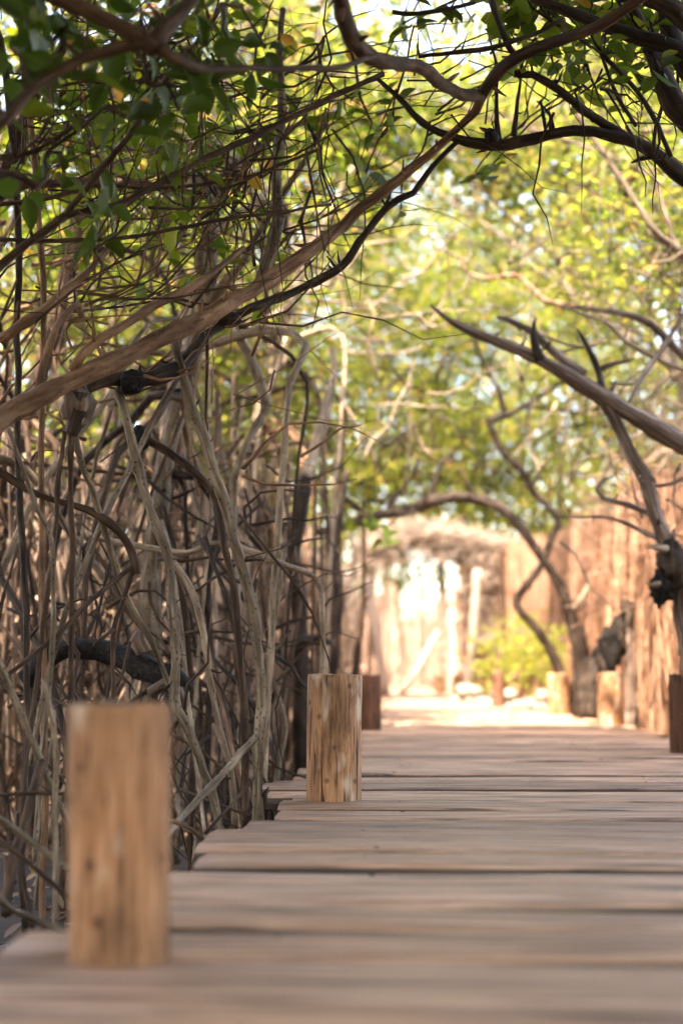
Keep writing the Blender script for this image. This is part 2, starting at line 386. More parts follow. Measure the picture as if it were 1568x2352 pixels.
# ---------------------------------------------------------------- boardwalk
walk = bpy.data.objects.new('boardwalk', None); COL.objects.link(walk); tag(walk, kind='structure')
prng = random.Random(5)
edges = [-2.4]
fixed = [2.02, 2.44, 2.87, 3.33, 3.60, 4.09, 4.54, 4.93, 5.13, 5.56, 6.2, 6.64]
wide = {2.87, 3.33, 4.54, 4.93, 6.2, 2.44}
seq = []
y = -2.4
while y < 1.8: seq.append((y, .02)); y += prng.uniform(.19, .27)
full = []
for a in fixed: full.append(a)
seq.append((2.02, .022))
prev = 2.02
for a in fixed[1:]:
    if a - prev > .3: seq.append((prev + (a - prev) * prng.uniform(.45, .55), .02))
    seq.append((a, .032 if a in wide else .024)); prev = a
y = 6.64
while y < 27: y += prng.uniform(.15, .23); seq.append((y, prng.choice([.018, .022, .03])))
nailtubes = []
def plank_mesh(L, W, r, ragged):
    """L along x (origin at left end), W along y, top at z=0, uneven edges"""
    n = max(8, int(L / .09)); T = .042
    xs = np.linspace(0, L, n + 1)
    e0 = np.array([.006 * noise.noise((x * 1.7, r, 0.3)) + .004 * noise.noise((x * 9, r, 4.3)) for x in xs])
    e1 = np.array([.006 * noise.noise((x * 1.7, r, 9.3)) + .004 * noise.noise((x * 9, r, 14.3)) for x in xs])
    zt = np.array([.006 * noise.noise((x * 1.3, r, 21)) for x in xs])
    bev = .006
    rings = []
    for k, x in enumerate(xs):
        y0 = -W / 2 + e0[k]; y1 = W / 2 + e1[k]; z = zt[k]
        dx0 = ragged if k == 0 else 0
        rings.append([(x + dx0, y0, z - T), (x, y0, z - bev), (x, y0 + bev, z), (x + dx0 * .3, (y0 + y1) / 2, z + .0025), (x, y1 - bev, z), (x, y1, z - bev), (x - dx0, y1, z - T)])
    V = np.array(rings).reshape(-1, 3); m = 7
    i = np.arange(n)[:, None]; j = np.arange(m)[None, :]; j2 = (j + 1) % m
    Q = np.stack([i * m + j + 0 * j2, (i + 1) * m + j + 0 * j2, (i + 1) * m + j2, i * m + j2 + 0 * i], -1).reshape(-1, 4)
    caps = np.array([list(range(m)), list(range(n * m + m - 1, n * m - 1, -1))])
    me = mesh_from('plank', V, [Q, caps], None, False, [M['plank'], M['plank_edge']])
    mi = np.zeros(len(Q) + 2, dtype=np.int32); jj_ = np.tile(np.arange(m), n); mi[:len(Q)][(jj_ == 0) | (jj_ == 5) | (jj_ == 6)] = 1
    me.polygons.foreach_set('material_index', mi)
    return me
nail_pts = []
for (a, ga), (b, gb) in zip(seq[:-1], seq[1:]):
    ya = a + ga * .5; yb = b - gb * .5; W = yb - ya; yc = (ya + yb) / 2
    l0 = left_edge(yc) + prng.uniform(-.09, .05); r0 = right_edge(yc) + prng.uniform(-.05, .09)
    if 4.55 < yc < 5.2: l0 = left_edge(yc) - prng.uniform(.10, .14)
    if 3.5 < yc < 4.5: l0 = left_edge(yc) + prng.uniform(-.03, .02)
    pseed = prng.uniform(0, 100); me = plank_mesh(r0 - l0, W, pseed, prng.uniform(-.015, .015))
    yaw = math.atan2((left_edge(yc - 1) + right_edge(yc - 1) - left_edge(yc + 1) - right_edge(yc + 1)) / 2 * -1, 2) * -.55
    if a in wide: yaw += prng.uniform(-.002, .002)
    z = prng.uniform(-.008, .008)
    link('plank', me, walk, (l0, yc, z), (prng.uniform(-.02, .02), prng.uniform(-.003, .003), yaw + prng.uniform(-.002, .002)))
    for f in (.19, .66):
        x = l0 + .0 + (r0 - l0) * f + prng.uniform(-.015, .015)
        for s in (-1, 1):
            if prng.random() < .6: nail_pts.append((x, yc + s * W * prng.uniform(.2, .36) + yaw * (x - l0), z + .006 * noise.noise(((x - l0) * 1.3, pseed, 21)) - .0005))
NV = []; NQ = []
for k, p in enumerate(nail_pts):
    rr = random.uniform(.003, .0055); h = .0022
    for q in range(6):
        a = q / 6 * 2 * math.pi; NV.append((p[0] + rr * math.cos(a) * 1.2, p[1] + rr * math.sin(a), p[2] + h))
    for q in range(6):
        a = q / 6 * 2 * math.pi; NV.append((p[0] + 1.2 * rr * math.cos(a) * 1.2, p[1] + 1.2 * rr * math.sin(a), p[2] - .008))
    NQ.append(k * 12)
NQ = np.array(NQ)
tops = NQ[:, None] + np.arange(6)[None]
sides = np.concatenate([np.stack([NQ + q, NQ + 6 + q, NQ + 6 + (q + 1) % 6, NQ + (q + 1) % 6], -1) for q in range(6)])
tag(link('nails', mesh_from('nails', np.array(NV), [tops, sides], None, False, [M['nail']]), walk), kind='stuff')
# stringers under the planks, short piles into the mud
for fx in (.08, .5, .92):
    ys = np.arange(-2.3, 27, 1.0)
    P = [(left_edge(q) + (right_edge(q) - left_edge(q)) * fx, q, -.105) for q in ys]
    Tubes().tube(P, [.058] * len(P), 8, .5, .04).build('stringer', M['beam'], walk)
for q in np.arange(-1.6, 26, 2.4):
    for fx in (.08, .92):
        x = left_edge(q) + (right_edge(q) - left_edge(q)) * fx
        Tubes().tube([(x, q, -.16), (x + .01, q, ground_z(x, q) - .3)], [.06, .065], 8, .2, .04).build('pile', M['beam'], walk)

# ---------------------------------------------------------------- round posts
def post(px_l, px_r, py_top, py_base, label, mat='post', lean=(0, 0), seed=0, taper=.0, flat=.0):
    pr = random.Random(seed)
    b = ground_at((px_l + px_r) / 2, py_base)
    rad = (px_r - px_l) / 3267.0 * b.y / 2 * 1.03
    b.x *= (b.y + rad) / b.y
    b.y += rad                                           # py_base is the near foot
    top = at((px_l + px_r) / 2, py_top, b.y - rad * .6).z
    o = empty('wooden_post', (b.x, b.y, 0), label, 'post', 'round posts along the boardwalk')
    n = 28; zs = [-.75, -.3, -.02, .03] + list(np.linspace(.08, top - .012, 7)) + [top - .003]
    V = []
    for k, z in enumerate(zs):
        for q in range(n):
            a = q / n * 2 * math.pi
            e = 1 + .06 * noise.noise((math.cos(a) * 1.2 + seed * 3.1, math.sin(a) * 1.2, z * 2.6)) + .035 * noise.noise((math.cos(a) * 4 + seed, math.sin(a) * 4, z * 2.0)) + flat * math.cos(2 * a + .5)
            rr = rad * e * (1 - taper * max(z, 0) / top)
            if k == len(zs) - 1: rr *= .975
            zz = z
            if k >= len(zs) - 2: zz = z + .010 * noise.noise((math.cos(a) * 1.5 + seed, math.sin(a) * 1.5, 5)) + .008 * noise.noise((math.cos(a) * 5 + seed, math.sin(a) * 5, 8))
            V.append((rr * math.cos(a) + lean[0] * z, rr * math.sin(a) + lean[1] * z, zz))
    m = len(zs)
    i = np.arange(m - 1)[:, None]; j = np.arange(n)[None, :]; j2 = (j + 1) % n
    Q = np.stack([i * n + j + 0 * j2, i * n + j2, (i + 1) * n + j2, (i + 1) * n + j + 0 * j2], -1).reshape(-1, 4)
    log = link('log', mesh_from('log', np.array(V), [Q, np.arange(n)[::-1][None]], None, True, [M[mat]]), o)
    # sawn top: fan with small radial checks
    C = [V[(m - 1) * n + q] for q in range(n)]
    inner = [(c[0] * .45 + lean[0] * top * .55, c[1] * .45 + lean[1] * top * .55, top + pr.uniform(-.003, .004)) for c in C]
    TV = np.array(C + inner + [(lean[0] * top, lean[1] * top, top - .001)])
    TQ = np.array([[q, (q + 1) % n, n + (q + 1) % n, n + q] for q in range(n)])
    TT = np.array([[n + q, n + (q + 1) % n, 2 * n] for q in range(n)])
    link('sawn_top', mesh_from('sawn_top', TV, [TQ, TT], None, True, [M[mat]]), o)
    return o
post(161, 390, 1615, 2226, 'large pale round post nearest the camera, out of focus', seed=1, lean=(-.02, 0), taper=-.02)
post(705, 828, 1549, 1845, 'sharp orange-brown round post at the left edge, mid boardwalk', seed=2, lean=(.01, 0))
post(826, 874, 1549, 1676, 'dark brown post half hidden behind the sharp left post', 'post_dark', seed=3, flat=.05)
post(1540, 1612, 1549, 1731, 'dark post cut by the right picture edge', 'post_dark', seed=4)
post(1374, 1431, 1545, 1669, 'tan post in front of the arched dead stump at right', seed=5)
post(1258, 1308, 1547, 1643, 'light orange post left of the tan right-hand post, beside the arching trunk', seed=6)
post(1131, 1158, 1545, 1622, 'slim dark post standing before the pale stone border', 'post_dark', seed=7)
post(1000, 1022, 1548, 1594, 'short blurred far post where the walk turns bright', seed=8)
post(1038, 1060, 1550, 1600, 'far brown post beside the tall leaning pale pole', seed=9)


# ---------------------------------------------------------------- leaves
LEAF_LO = np.array([(0, 0, 0), (.30, -.20, .05), (.68, -.19, .04), (1, 0, -.06), (.68, .19, .04), (.30, .20, .05)])
LEAF_LO_Q = np.array([[0, 3, 2, 1], [0, 5, 4, 3]])
def leaves_mesh(name, pos, size, normal_bias, mat, r, droop=.25, outdir=None):
    """pos (N,3) leaf bases; each leaf gets its own direction"""
    N = len(pos)
    d = r.normal(0, 1, (N, 3)); d[:, 2] = d[:, 2] * .55 - droop
    if outdir is not None: d += outdir
    d /= np.linalg.norm(d, axis=1)[:, None]
    up = r.normal(0, 1, (N, 3)) * (1 - normal_bias); up[:, 2] += 1.0 * normal_bias + .2
    s = np.cross(up, d); s /= np.linalg.norm(s, axis=1)[:, None] + 1e-9
    u = np.cross(d, s)
    sz = size * r.uniform(.7, 1.25, N)
    L = LEAF_LO
    V = pos[:, None, :] + sz[:, None, None] * (L[None, :, 0, None] * d[:, None] + L[None, :, 1, None] * s[:, None] * r.uniform(.85, 1.25, N)[:, None, None] + L[None, :, 2, None] * u[:, None])
    Q = (np.arange(N)[:, None, None] * 6 + LEAF_LO_Q[None]).reshape(-1, 4)
    return mesh_from(name, V.reshape(-1, 3), [Q], None, False, [mat])

def xc(y): return (left_edge(y) + right_edge(y)) / 2
def blocked(x, y, z):
    """True inside the walkers' tunnel over the boardwalk, in front of the lens, or in the long view under the near boughs"""
    dx = (x - xc(y)) / 1.25
    if y < 26 and abs(dx) < 1 and z < 1.45 + .75 * math.sqrt(max(0, 1 - dx * dx)): return True
    if -1.2 < y < 3.0 and abs(x) < .45 + .3 * y and z < .75 + .62 * max(y, 0): return True
    if 1.0 < y < 7.5 and x > -.30 * y * .24 and x < 0.30 * y and z < .46 + .53 * y: return True
    return False

class Tree:
    def __init__(s, label, base, bark='bark_grey', cat='tree', group='mangroves beside the boardwalk', name='mangrove_tree'):
        s.base = Vector(base); s.o = empty(name, s.base, label, cat, group)
        s.tw = Tubes(); s.bark = bark; s.lp = []; s.nodes = []
    def limb(s, name, P, rad, sides=9, step=.05, rough=.06, mat=None, wob=0.0):
        o = Tubes().tube(P, rad, sides, step, rough, wob).build(name, M[mat or s.bark], s.o)
        for p, q in zip(P, rad): s.nodes.append(Vector(p))
        return o
    def pic(s, name, pts, w, mat=None, sides=9, wob=.0, **k):
        """pts: (px,py,Y); w: width(s) on the sheet"""
        n = len(pts)
        ws = np.interp(np.linspace(0, 1, n), np.linspace(0, 1, len(w)), w)
        P = [at(*p) for p in pts]
        rad = [x / 3267.0 * p[2] / 2 for x, p in zip(ws, pts)]
        if name in ('branch', 'trunk', 'prop_root'):
            for q in range(int(n * (.7 if name != 'prop_root' else .25))):     # broken spurs and leaf scars
                i = random.randrange(n - 1); b = P[i].lerp(P[i + 1], random.random()); rr = rad[i]
                if rr > .05: continue
                dv = Vector((random.gauss(0, 1), random.gauss(0, 1), random.gauss(.3, 1))).normalized() * (rr + random.uniform(.012, .06))
                s.twig([b, b + dv * .6, b + dv + Vector((0, 0, random.uniform(-.01, .02)))], [rr * .45, rr * .3, rr * .12], 5, .03, 0)
        return s.limb(name, P, rad, sides, .03, .07, mat, wob or .0013)
    def twig(s, P, rad, sides=5, step=.08, wob=.004):
        s.tw.tube(P, rad, sides, step, .05, wob)
    def cluster(s, c, n, spread, r):
        q = r.normal(0, spread, (n, 3)); q[:, 2] *= .7
        s.lp.append(np.array(tuple(c)) + q)
    def finish(s, leaf='leaf', size=.085, r=rng, normal_bias=.55):
        if s.tw.V: tag(s.tw.build('twigs', M[s.bark], s.o), kind='stuff')
        if s.lp:
            P = np.vstack(s.lp) - np.array(tuple(s.base))
            tag(link('foliage', leaves_mesh('foliage', P, size, normal_bias, M[leaf], r), s.o), kind='stuff')
        return s.o

def arc(a, b, sag, n=5, jit=.05, r=random):
    a = Vector(a); b = Vector(b); out = []
    for k in range(n + 1):
        t = k / n
        p = a.lerp(b, t); p = p + Vector(sag) * (4 * t * (1 - t))
        if 0 < k < n: p += Vector((r.uniform(-jit, jit), r.uniform(-jit, jit), r.uniform(-jit, jit)))
        out.append(p)
    return out

def lump(t, name, px, py, Y, w, h, mat, seed, depth=1.0, amp=.45, nn=26):
    """gnarled swelling of wood, w x h on the sheet"""
    c = at(px, py, Y); rx = w / 3267 * Y / 2; rz = h / 3267 * Y / 2
    V = []; m = nn * 2 // 3
    for i in range(m + 1):
        th = math.pi * i / m
        for j in range(nn):
            ph = 2 * math.pi * j / nn
            v = Vector((math.sin(th) * math.cos(ph), math.sin(th) * math.sin(ph), math.cos(th)))
            o_ = Vector((seed * 7.3, seed * 1.7, 0))
            e = 1 + amp * noise.noise(v * 1.3 + o_) + amp * .6 * noise.noise(v * 3.1 + o_) + amp * .5 * abs(noise.noise(v * 6.5 + o_)) + amp * .3 * noise.noise(v * 13 + o_)
            V.append(Vector((v.x * rx * e, v.y * rx * depth * e, v.z * rz * e)) + c - t.base)
    V = np.array([tuple(v) for v in V])
    Q = np.array([[i * nn + j, (i + 1) * nn + j, (i + 1) * nn + (j + 1) % nn, i * nn + (j + 1) % nn] for i in range(m) for j in range(nn)])
    UV = np.array([(q % nn / nn * .3, q // nn / m * .3) for q in Q.ravel()])
    return link(name, mesh_from(name, V, [Q], UV, True, [M[mat]]), t.o)

# ---------------------------------------------------------------- the traced near trees, left side
D = 4.3
# A: near, out-of-focus bough with a fork at the top left
ta = Tree('mangrove with the thick blurred forked bough across the top left corner', (-1.75, 2.3, GZ), 'bark_brown')
ta.limb('trunk', [(-1.75, 2.3, GZ - .2), (-1.7, 2.35, .4), (-1.5, 2.45, 1.2), (-1.15, 2.5, 1.75), at(-10, 295, 2.6)], [.075, .07, .062, .05, .036], 10)
ta.pic('branch', [(-10, 295, 2.6), (25, 265, 2.62), (65, 215, 2.65), (125, 170, 2.68), (190, 135, 2.7), (250, 115, 2.7), (310, 98, 2.7), (356, 104, 2.7)], [29, 27, 30, 36])
ta.pic('branch', [(60, -45, 2.6), (110, -12, 2.62), (160, 5, 2.64), (215, 30, 2.66), (280, 62, 2.68), (335, 90, 2.7), (362, 112, 2.7)], [34, 40, 42, 50])
ta.pic('branch', [(352, 102, 2.7), (400, 48, 2.75), (440, 2, 2.8), (470, -50, 2.85)], [46, 34, 30])
ta.pic('branch', [(362, 108, 2.7), (425, 143, 2.75), (500, 155, 2.85), (600, 158, 2.95), (700, 155, 3.05), (790, 150, 3.15), (860, 128, 3.3)], [30, 18, 15, 12])
ta.pic('branch', [(510, 10, 3.1), (475, 70, 3.1), (435, 115, 3.15), (400, 160, 3.2), (370, 200, 3.25), (340, 240, 3.3), (300, 300, 3.35), (250, 360, 3.4), (200, 425, 3.45), (150, 495, 3.5)], [13, 16, 17], 'bark_brown')

# B: the long smooth tan trunk rising from lower left
tb = Tree('long smooth tan mangrove leaning from the left edge up over the boardwalk', at(-120, 1990, 3.6), 'bark_tan')
tb.pic('trunk', [(-150, 1990, 3.5), (-140, 1500, 3.5), (-90, 1150, 3.55), (-40, 1000, 3.6), (0, 952, 3.65), (75, 912, 3.7), (150, 872, 3.75), (225, 837, 3.8), (300, 802, 3.85), (375, 762, 3.9), (425, 737, 3.95), (475, 712, 4.0), (525, 682, 4.05), (575, 657, 4.1), (625, 627, 4.15), (700, 575, 4.2), (750, 540, 4.25), (784, 515, 4.3), (834, 470, 4.3), (874, 440, 4.3), (919, 405, 4.3), (959, 375, 4.3), (999, 340, 4.3), (1034, 310, 4.3), (1064, 280, 4.25), (1092, 252, 4.2), (1106, 218, 4.15)],
       [56, 56, 54, 52, 50, 46, 44, 42, 40, 38, 34, 30, 27, 25, 22, 20, 19, 20, 26], sides=12)
tb.pic('branch', [(165, 852, 3.75), (190, 812, 3.75), (225, 782, 3.75), (275, 752, 3.8), (325, 717, 3.85), (375, 687, 3.9), (425, 662, 3.95), (475, 632, 4.0), (520, 600, 4.1), (560, 570, 4.2)], [26, 22, 20, 14])
tb.pic('branch', [(1104, 222, 4.15), (1064, 217, 4.0), (1019, 188, 3.8), (979, 157, 3.6), (909, 141, 3.4), (850, 126, 3.3), (815, 88, 3.2), (798, 50, 3.1), (785, 0, 3.0), (770, -70, 2.9)], [30, 30, 36, 44, 40, 36], 'bark_brown')
tb.pic('branch', [(1102, 222, 4.15), (1124, 190, 4.1), (1164, 148, 4.0), (1234, 112, 3.9), (1309, 87, 3.8), (1384, 57, 3.7), (1434, 27, 3.65), (1490, -20, 3.6)], [30, 30, 28, 26], 'bark_brown')
tb.pic('branch', [(85, 910, 3.72), (95, 850, 3.72), (120, 770, 3.75), (150, 720, 3.8), (180, 700, 3.85), (190, 730, 3.9)], [14, 18, 16])
tb.pic('branch', [(0, 782, 3.9), (60, 735, 3.9), (130, 680, 3.95), (190, 630, 4.0), (260, 560, 4.1)], [28, 26, 20, 14])
tb.pic('branch', [(165, 800, 3.8), (150, 760, 3.8), (165, 738, 3.8), (200, 732, 3.8), (250, 745, 3.8)], [7, 7, 5])
# broken hanging stump with its bundle of aerial roots
lump(tb, 'broken_stump', 178, 930, 3.84, 72, 96, 'dead_wood', 8, .8, .35)
tb.pic('broken_stump', [(185, 900, 3.83), (178, 950, 3.84), (166, 985, 3.84), (162, 997, 3.84)], [50, 54, 36, 32], 'bark_dark')
tb.pic('aerial_root', [(166, 960, 3.86), (165, 1100, 3.86), (166, 1254, 3.87), (162, 1376, 3.88), (160, 1626, 3.9), (158, 2000, 3.9)], [14, 13, 12], 'bark_brown')
tb.pic('aerial_root', [(170, 985, 3.88), (185, 1062, 3.9), (215, 1142, 3.95), (238, 1216, 4.0), (270, 1326, 4.1), (300, 1396, 4.15), (330, 1446, 4.2), (370, 1526, 4.25), (420, 1650, 4.3)], [16, 16, 14], 'bark_grey')
tb.pic('aerial_root', [(150, 985, 3.85), (145, 1027, 3.85), (130, 1127, 3.85), (128, 1200, 3.85), (115, 1326, 3.85), (95, 1476, 3.85), (75, 1651, 3.85), (50, 1900, 3.8)], [11, 12, 12], 'bark_brown')
tb.pic('aerial_root', [(20, 985, 3.7), (50, 1080, 3.7), (85, 1176, 3.72), (115, 1241, 3.74), (122, 1376, 3.75), (120, 1501, 3.76), (100, 1676, 3.78), (90, 1741, 3.8), (80, 1980, 3.8)], [10, 12, 13], 'bark_grey')

# C: the thin dark pair of boughs crossing the upper left
tc_ = Tree('slender dark mangrove whose thin boughs fork across the upper left', at(-160, 1960, 3.3), 'bark_brown')
tc_.pic('trunk', [(-170, 1960, 3.3), (-150, 1300, 3.3), (-100, 800, 3.35), (-40, 650, 3.4), (0, 607, 3.45), (75, 550, 3.48), (150, 495, 3.5)], [34, 32, 26, 20, 19])
tc_.pic('branch', [(150, 495, 3.5), (200, 485, 3.55), (275, 465, 3.6), (350, 425, 3.65), (425, 385, 3.7), (500, 345, 3.75), (575, 310, 3.8), (650, 275, 3.85), (725, 240, 3.9), (790, 208, 3.95), (880, 170, 4.0)], [18, 17, 15, 12])
tc_.pic('branch', [(0, 550, 3.6), (90, 552, 3.65), (200, 552, 3.7), (300, 545, 3.75), (420, 525, 3.8), (520, 505, 3.85), (640, 490, 3.9), (760, 470, 4.0)], [11, 10, 7])
tc_.pic('branch', [(-10, 470, 3.9), (100, 460, 3.95), (220, 425, 4.0), (360, 430, 4.0), (480, 420, 4.1), (600, 395, 4.15), (740, 340, 4.2)], [11, 10, 7])
tc_.pic('branch', [(0, 362, 3.2), (80, 345, 3.2), (150, 300, 3.2), (230, 250, 3.25), (330, 235, 3.3), (440, 205, 3.3)], [14, 10, 6])
tc_.pic('branch', [(-20, 395, 3.1), (40, 400, 3.1), (80, 425, 3.1), (105, 405, 3.15), (110, 350, 3.2), (180, 300, 3.2)], [18, 20, 12, 8], 'bark_dark')

# D: dark knotted bough running under the tan trunk, with its prop roots
td = Tree('dark knotted mangrove bough with spotted prop roots standing by the blurred post', at(300, 1960, 4.3), 'bark_dark')
td.pic('trunk', [(200, 893, 4.1), (260, 868, 4.15), (305, 872, 4.2), (350, 867, 4.2), (400, 848, 4.25), (435, 817, 4.3), (475, 767, 4.35), (525, 737, 4.4), (575, 707, 4.4), (625, 687, 4.45), (700, 655, 4.5), (784, 607, 4.5), (834, 535, 4.5), (884, 475, 4.5), (914, 455, 4.5), (949, 440, 4.5), (984, 390, 4.5), (1024, 350, 4.5), (1060, 315, 4.5)], [26, 36, 40, 26, 22, 22, 20, 18, 17, 14, 12], sides=10)
lump(td, 'knot', 304, 878, 4.17, 60, 54, 'black_rot', 1, 1, .35)
td.pic('prop_root', [(395, 765, 4.25), (415, 837, 4.25), (435, 907, 4.25), (455, 967, 4.25), (475, 1022, 4.25), (495, 1087, 4.25), (515, 1147, 4.25), (530, 1206, 4.25), (545, 1260, 4.25), (565, 1326, 4.25), (580, 1391, 4.25), (590, 1456, 4.25), (595, 1526, 4.25), (600, 1591, 4.25), (598, 1656, 4.25), (595, 1696, 4.25), (592, 1803, 4.25), (588, 1980, 4.25)], [20, 24, 26, 26, 26, 24], 'bark_grey', 10)
td.pic('prop_root', [(270, 895, 4.2), (282, 930, 4.2), (295, 977, 4.2), (310, 1042, 4.2), (325, 1102, 4.2), (345, 1168, 4.2), (370, 1231, 4.2), (388, 1276, 4.2), (392, 1326, 4.2), (395, 1401, 4.2), (400, 1476, 4.2), (400, 1551, 4.2), (399, 1601, 4.2), (407, 1630, 4.2), (430, 1676, 4.2), (455, 1741, 4.2), (480, 1803, 4.2), (500, 1875, 4.2), (515, 1960, 4.2)], [24, 22, 22, 20], 'bark_grey', 10)
td.pic('prop_root', [(588, 1692, 4.22), (530, 1751, 4.1), (485, 1800, 4.0), (440, 1850, 3.9), (405, 1890, 3.8), (360, 1950, 3.7)], [16, 18, 18], 'bark_grey')
td.pic('prop_root', [(315, 1000, 4.4), (340, 1012, 4.4), (390, 1042, 4.4), (450, 1087, 4.4), (490, 1132, 4.4), (505, 1172, 4.4), (512, 1230, 4.4), (525, 1290, 4.4), (540, 1376, 4.4), (550, 1526, 4.4), (560, 1626, 4.4), (565, 1900, 4.4)], [22, 20, 18, 18], 'bark_brown')
lump(td, 'knot', 322, 1008, 4.38, 40, 52, 'black_rot', 2)
lump(td, 'knot', 520, 734, 4.39, 70, 32, 'bark_dark', 3, 1, .25)
td.pic('prop_root', [(398, 1290, 4.5), (425, 1330, 4.5), (450, 1386, 4.5), (470, 1476, 4.5), (485, 1576, 4.5), (500, 1661, 4.5), (510, 1706, 4.5), (530, 1776, 4.5), (540, 1900, 4.5)], [15, 16, 15], 'bark_pale')
td.pic('prop_root', [(410, 867, 4.3), (360, 952, 4.25), (310, 1052, 4.2), (265, 1142, 4.1), (215, 1254, 4.0), (180, 1340, 3.95), (150, 1420, 3.9), (110, 1560, 3.9), (70, 1760, 3.9)], [13, 15, 15, 14], 'bark_grey')
td.pic('aerial_root', [(475, 760, 4.3), (477, 830, 4.3), (474, 960, 4.3), (478, 990, 4.3)], [9, 8, 3], 'bark_brown')
td.pic('aerial_root', [(640, 500, 4.4), (634, 430, 4.4), (640, 330, 4.45), (645, 250, 4.5), (640, 120, 4.5), (650, 20, 4.5)], [28, 24, 20, 14], 'bark_grey')
td.pic('aerial_root', [(600, 640, 4.4), (620, 585, 4.4), (630, 540, 4.4), (640, 500, 4.4)], [34, 30, 30, 28], 'bark_grey')

# E: bent root mangrove at the left edge, forked downwards
te = Tree('mangrove root arching from the left edge and forking downward over the mossy log', at(-60, 1960, 3.9), 'bark_brown')
te.pic('prop_root', [(-60, 1050, 3.85), (0, 1082, 3.9), (50, 1117, 3.92), (100, 1142, 3.94), (175, 1162, 3.96), (225, 1182, 3.98), (275, 1221, 4.0), (300, 1266, 4.0), (314, 1318, 4.0)], [18, 18, 20, 20])
te.pic('prop_root', [(306, 1300, 4.0), (250, 1346, 3.95), (200, 1391, 3.9), (135, 1461, 3.85), (50, 1530, 3.8), (0, 1570, 3.75), (-60, 1640, 3.7)], [12, 12, 14])
te.pic('prop_root', [(306, 1310, 4.0), (280, 1391, 4.0), (260, 1446, 4.0), (257, 1516, 4.0), (262, 1601, 4.0), (265, 1900, 4.0)], [12, 11, 12])
te.pic('prop_root', [(262, 1444, 4.0), (240, 1462, 3.98), (216, 1482, 3.96)], [10, 8])
te.pic('prop_root', [(-30, 1480, 3.4), (0, 1526, 3.42), (40, 1626, 3.45), (75, 1706, 3.5), (112, 1795, 3.52), (135, 1850, 3.55), (165, 1915, 3.6), (200, 2010, 3.6)], [18, 17, 15], 'bark_grey')
te.pic('prop_root', [(100, 1560, 3.3), (115, 1640, 3.3), (128, 1740, 3.3), (131, 1925, 3.3), (131, 2080, 3.3), (131, 2200, 3.3)], [10, 14, 14], 'bark_pale')
te.pic('prop_root', [(-40, 1825, 3.3), (60, 1823, 3.35), (165, 1825, 3.4), (260, 1820, 3.5)], [10, 10])
te.pic('prop_root', [(-40, 1855, 3.2), (0, 1880, 3.25), (50, 1915, 3.3), (120, 1970, 3.35), (200, 2020, 3.4)], [16, 15], 'bark_grey')
te.pic('prop_root', [(-40, 1905, 3.1), (0, 1930, 3.1), (65, 1980, 3.15), (125, 2030, 3.2), (180, 2080, 3.2)], [11, 11])
te.pic('prop_root', [(-40, 2040, 2.9), (0, 2065, 2.95), (30, 2090, 3.0), (120, 2125, 3.1), (190, 2160, 3.1)], [15, 15], 'bark_grey')
te.pic('prop_root', [(40, 1960, 3.2), (55, 2040, 3.15), (75, 2120, 3.1), (80, 2200, 3.1)], [12, 12])
te.pic('prop_root', [(100, 1750, 3.5), (60, 1880, 3.4), (30, 1990, 3.3), (15, 2100, 3.2)], [22, 24], 'bark_brown')
# loose fallen sticks crossing near the walk edge
for k, (pts, ww, mt, lab) in enumerate([
    ([(415, 1812, 4.3), (480, 1840, 4.25), (575, 1874, 4.2)], [8, 8], 'bark_brown', 'thin brown stick slanting down behind the blurred post'),
    ([(470, 1915, 3.9), (530, 1850, 4.0), (585, 1785, 4.1)], [7, 6], 'bark_brown', 'thin dark stick crossing the slanting root by the plank ends'),
    ([(385, 1880, 3.7), (440, 1905, 3.75), (475, 1935, 3.8)], [9, 9], 'bark_tan', 'short reddish stick touching the plank ends beside the blurred post')]):
    P = [at(*p) for p in pts]
    o = Tubes().tube(P, [x / 3267 * 4.1 / 2 for x in np.interp(np.linspace(0, 1, len(P)), [0, 1], ww)], 6, .05, .08).build('fallen_stick', M[mt], None, P[0])
    tag(o, lab, 'stick', 'fallen sticks beside the walk')

# mossy black log lying in the roots
o = empty('rotten_log', at(300, 1560, 4.7), 'black rotten log with white lichen lying among the left roots', 'log')
P = [(60, 1560, 4.75), (120, 1500, 4.7), (190, 1490, 4.7), (255, 1500, 4.7), (325, 1530, 4.65), (385, 1556, 4.6), (430, 1592, 4.6)]
Tubes().tube([at(*p) for p in P], [.03, .036, .034, .04, .05, .05, .035], 10, .04, .16).build('log_body', M['black_rot'], o)
Tubes().tube([at(330, 1500, 4.6), at(318, 1470, 4.6), at(322, 1450, 4.6)], [.03, .026, .018], 8, .03, .2).build('stub', M['dead_wood'], o)
Tubes().tube([at(360, 1620, 4.55), at(350, 1590, 4.5), at(375, 1572, 4.5), at(410, 1590, 4.5), at(425, 1625, 4.5)], [.014, .02, .022, .02, .014], 8, .03, .25).build('root_collar', M['dead_wood'], o)

# ---------------------------------------------------------------- the traced right-hand trees
tr = Tree('gnarled weathered tree at the right edge with a thick bare bough slanting up left', (2.05, 6.75, GZ), 'dead_wood')
Y0 = 6.6
tr.pic('trunk', [(1650, 1740, Y0), (1625, 1600, Y0), (1596, 1480, Y0), (1582, 1400, Y0), (1576, 1320, Y0), (1562, 1262, Y0)], [110, 92, 78, 76, 72, 50], sides=14)
lump(tr, 'knot', 1548, 1300, Y0 - .05, 70, 110, 'bark_dark', 5, 1.0, .5)
lump(tr, 'knot', 1518, 1352, Y0 - .06, 48, 70, 'black_rot', 6, 1.0, .6)
tr.pic('stub', [(1530, 1262, Y0 - .1), (1505, 1256, Y0 - .12), (1484, 1258, Y0 - .12)], [18, 14, 4], 'bark_pale')
tr.pic('stub', [(1515, 1340, Y0 - .1), (1495, 1344, Y0 - .12), (1482, 1338, Y0 - .12)], [16, 10, 4], 'bark_pale')
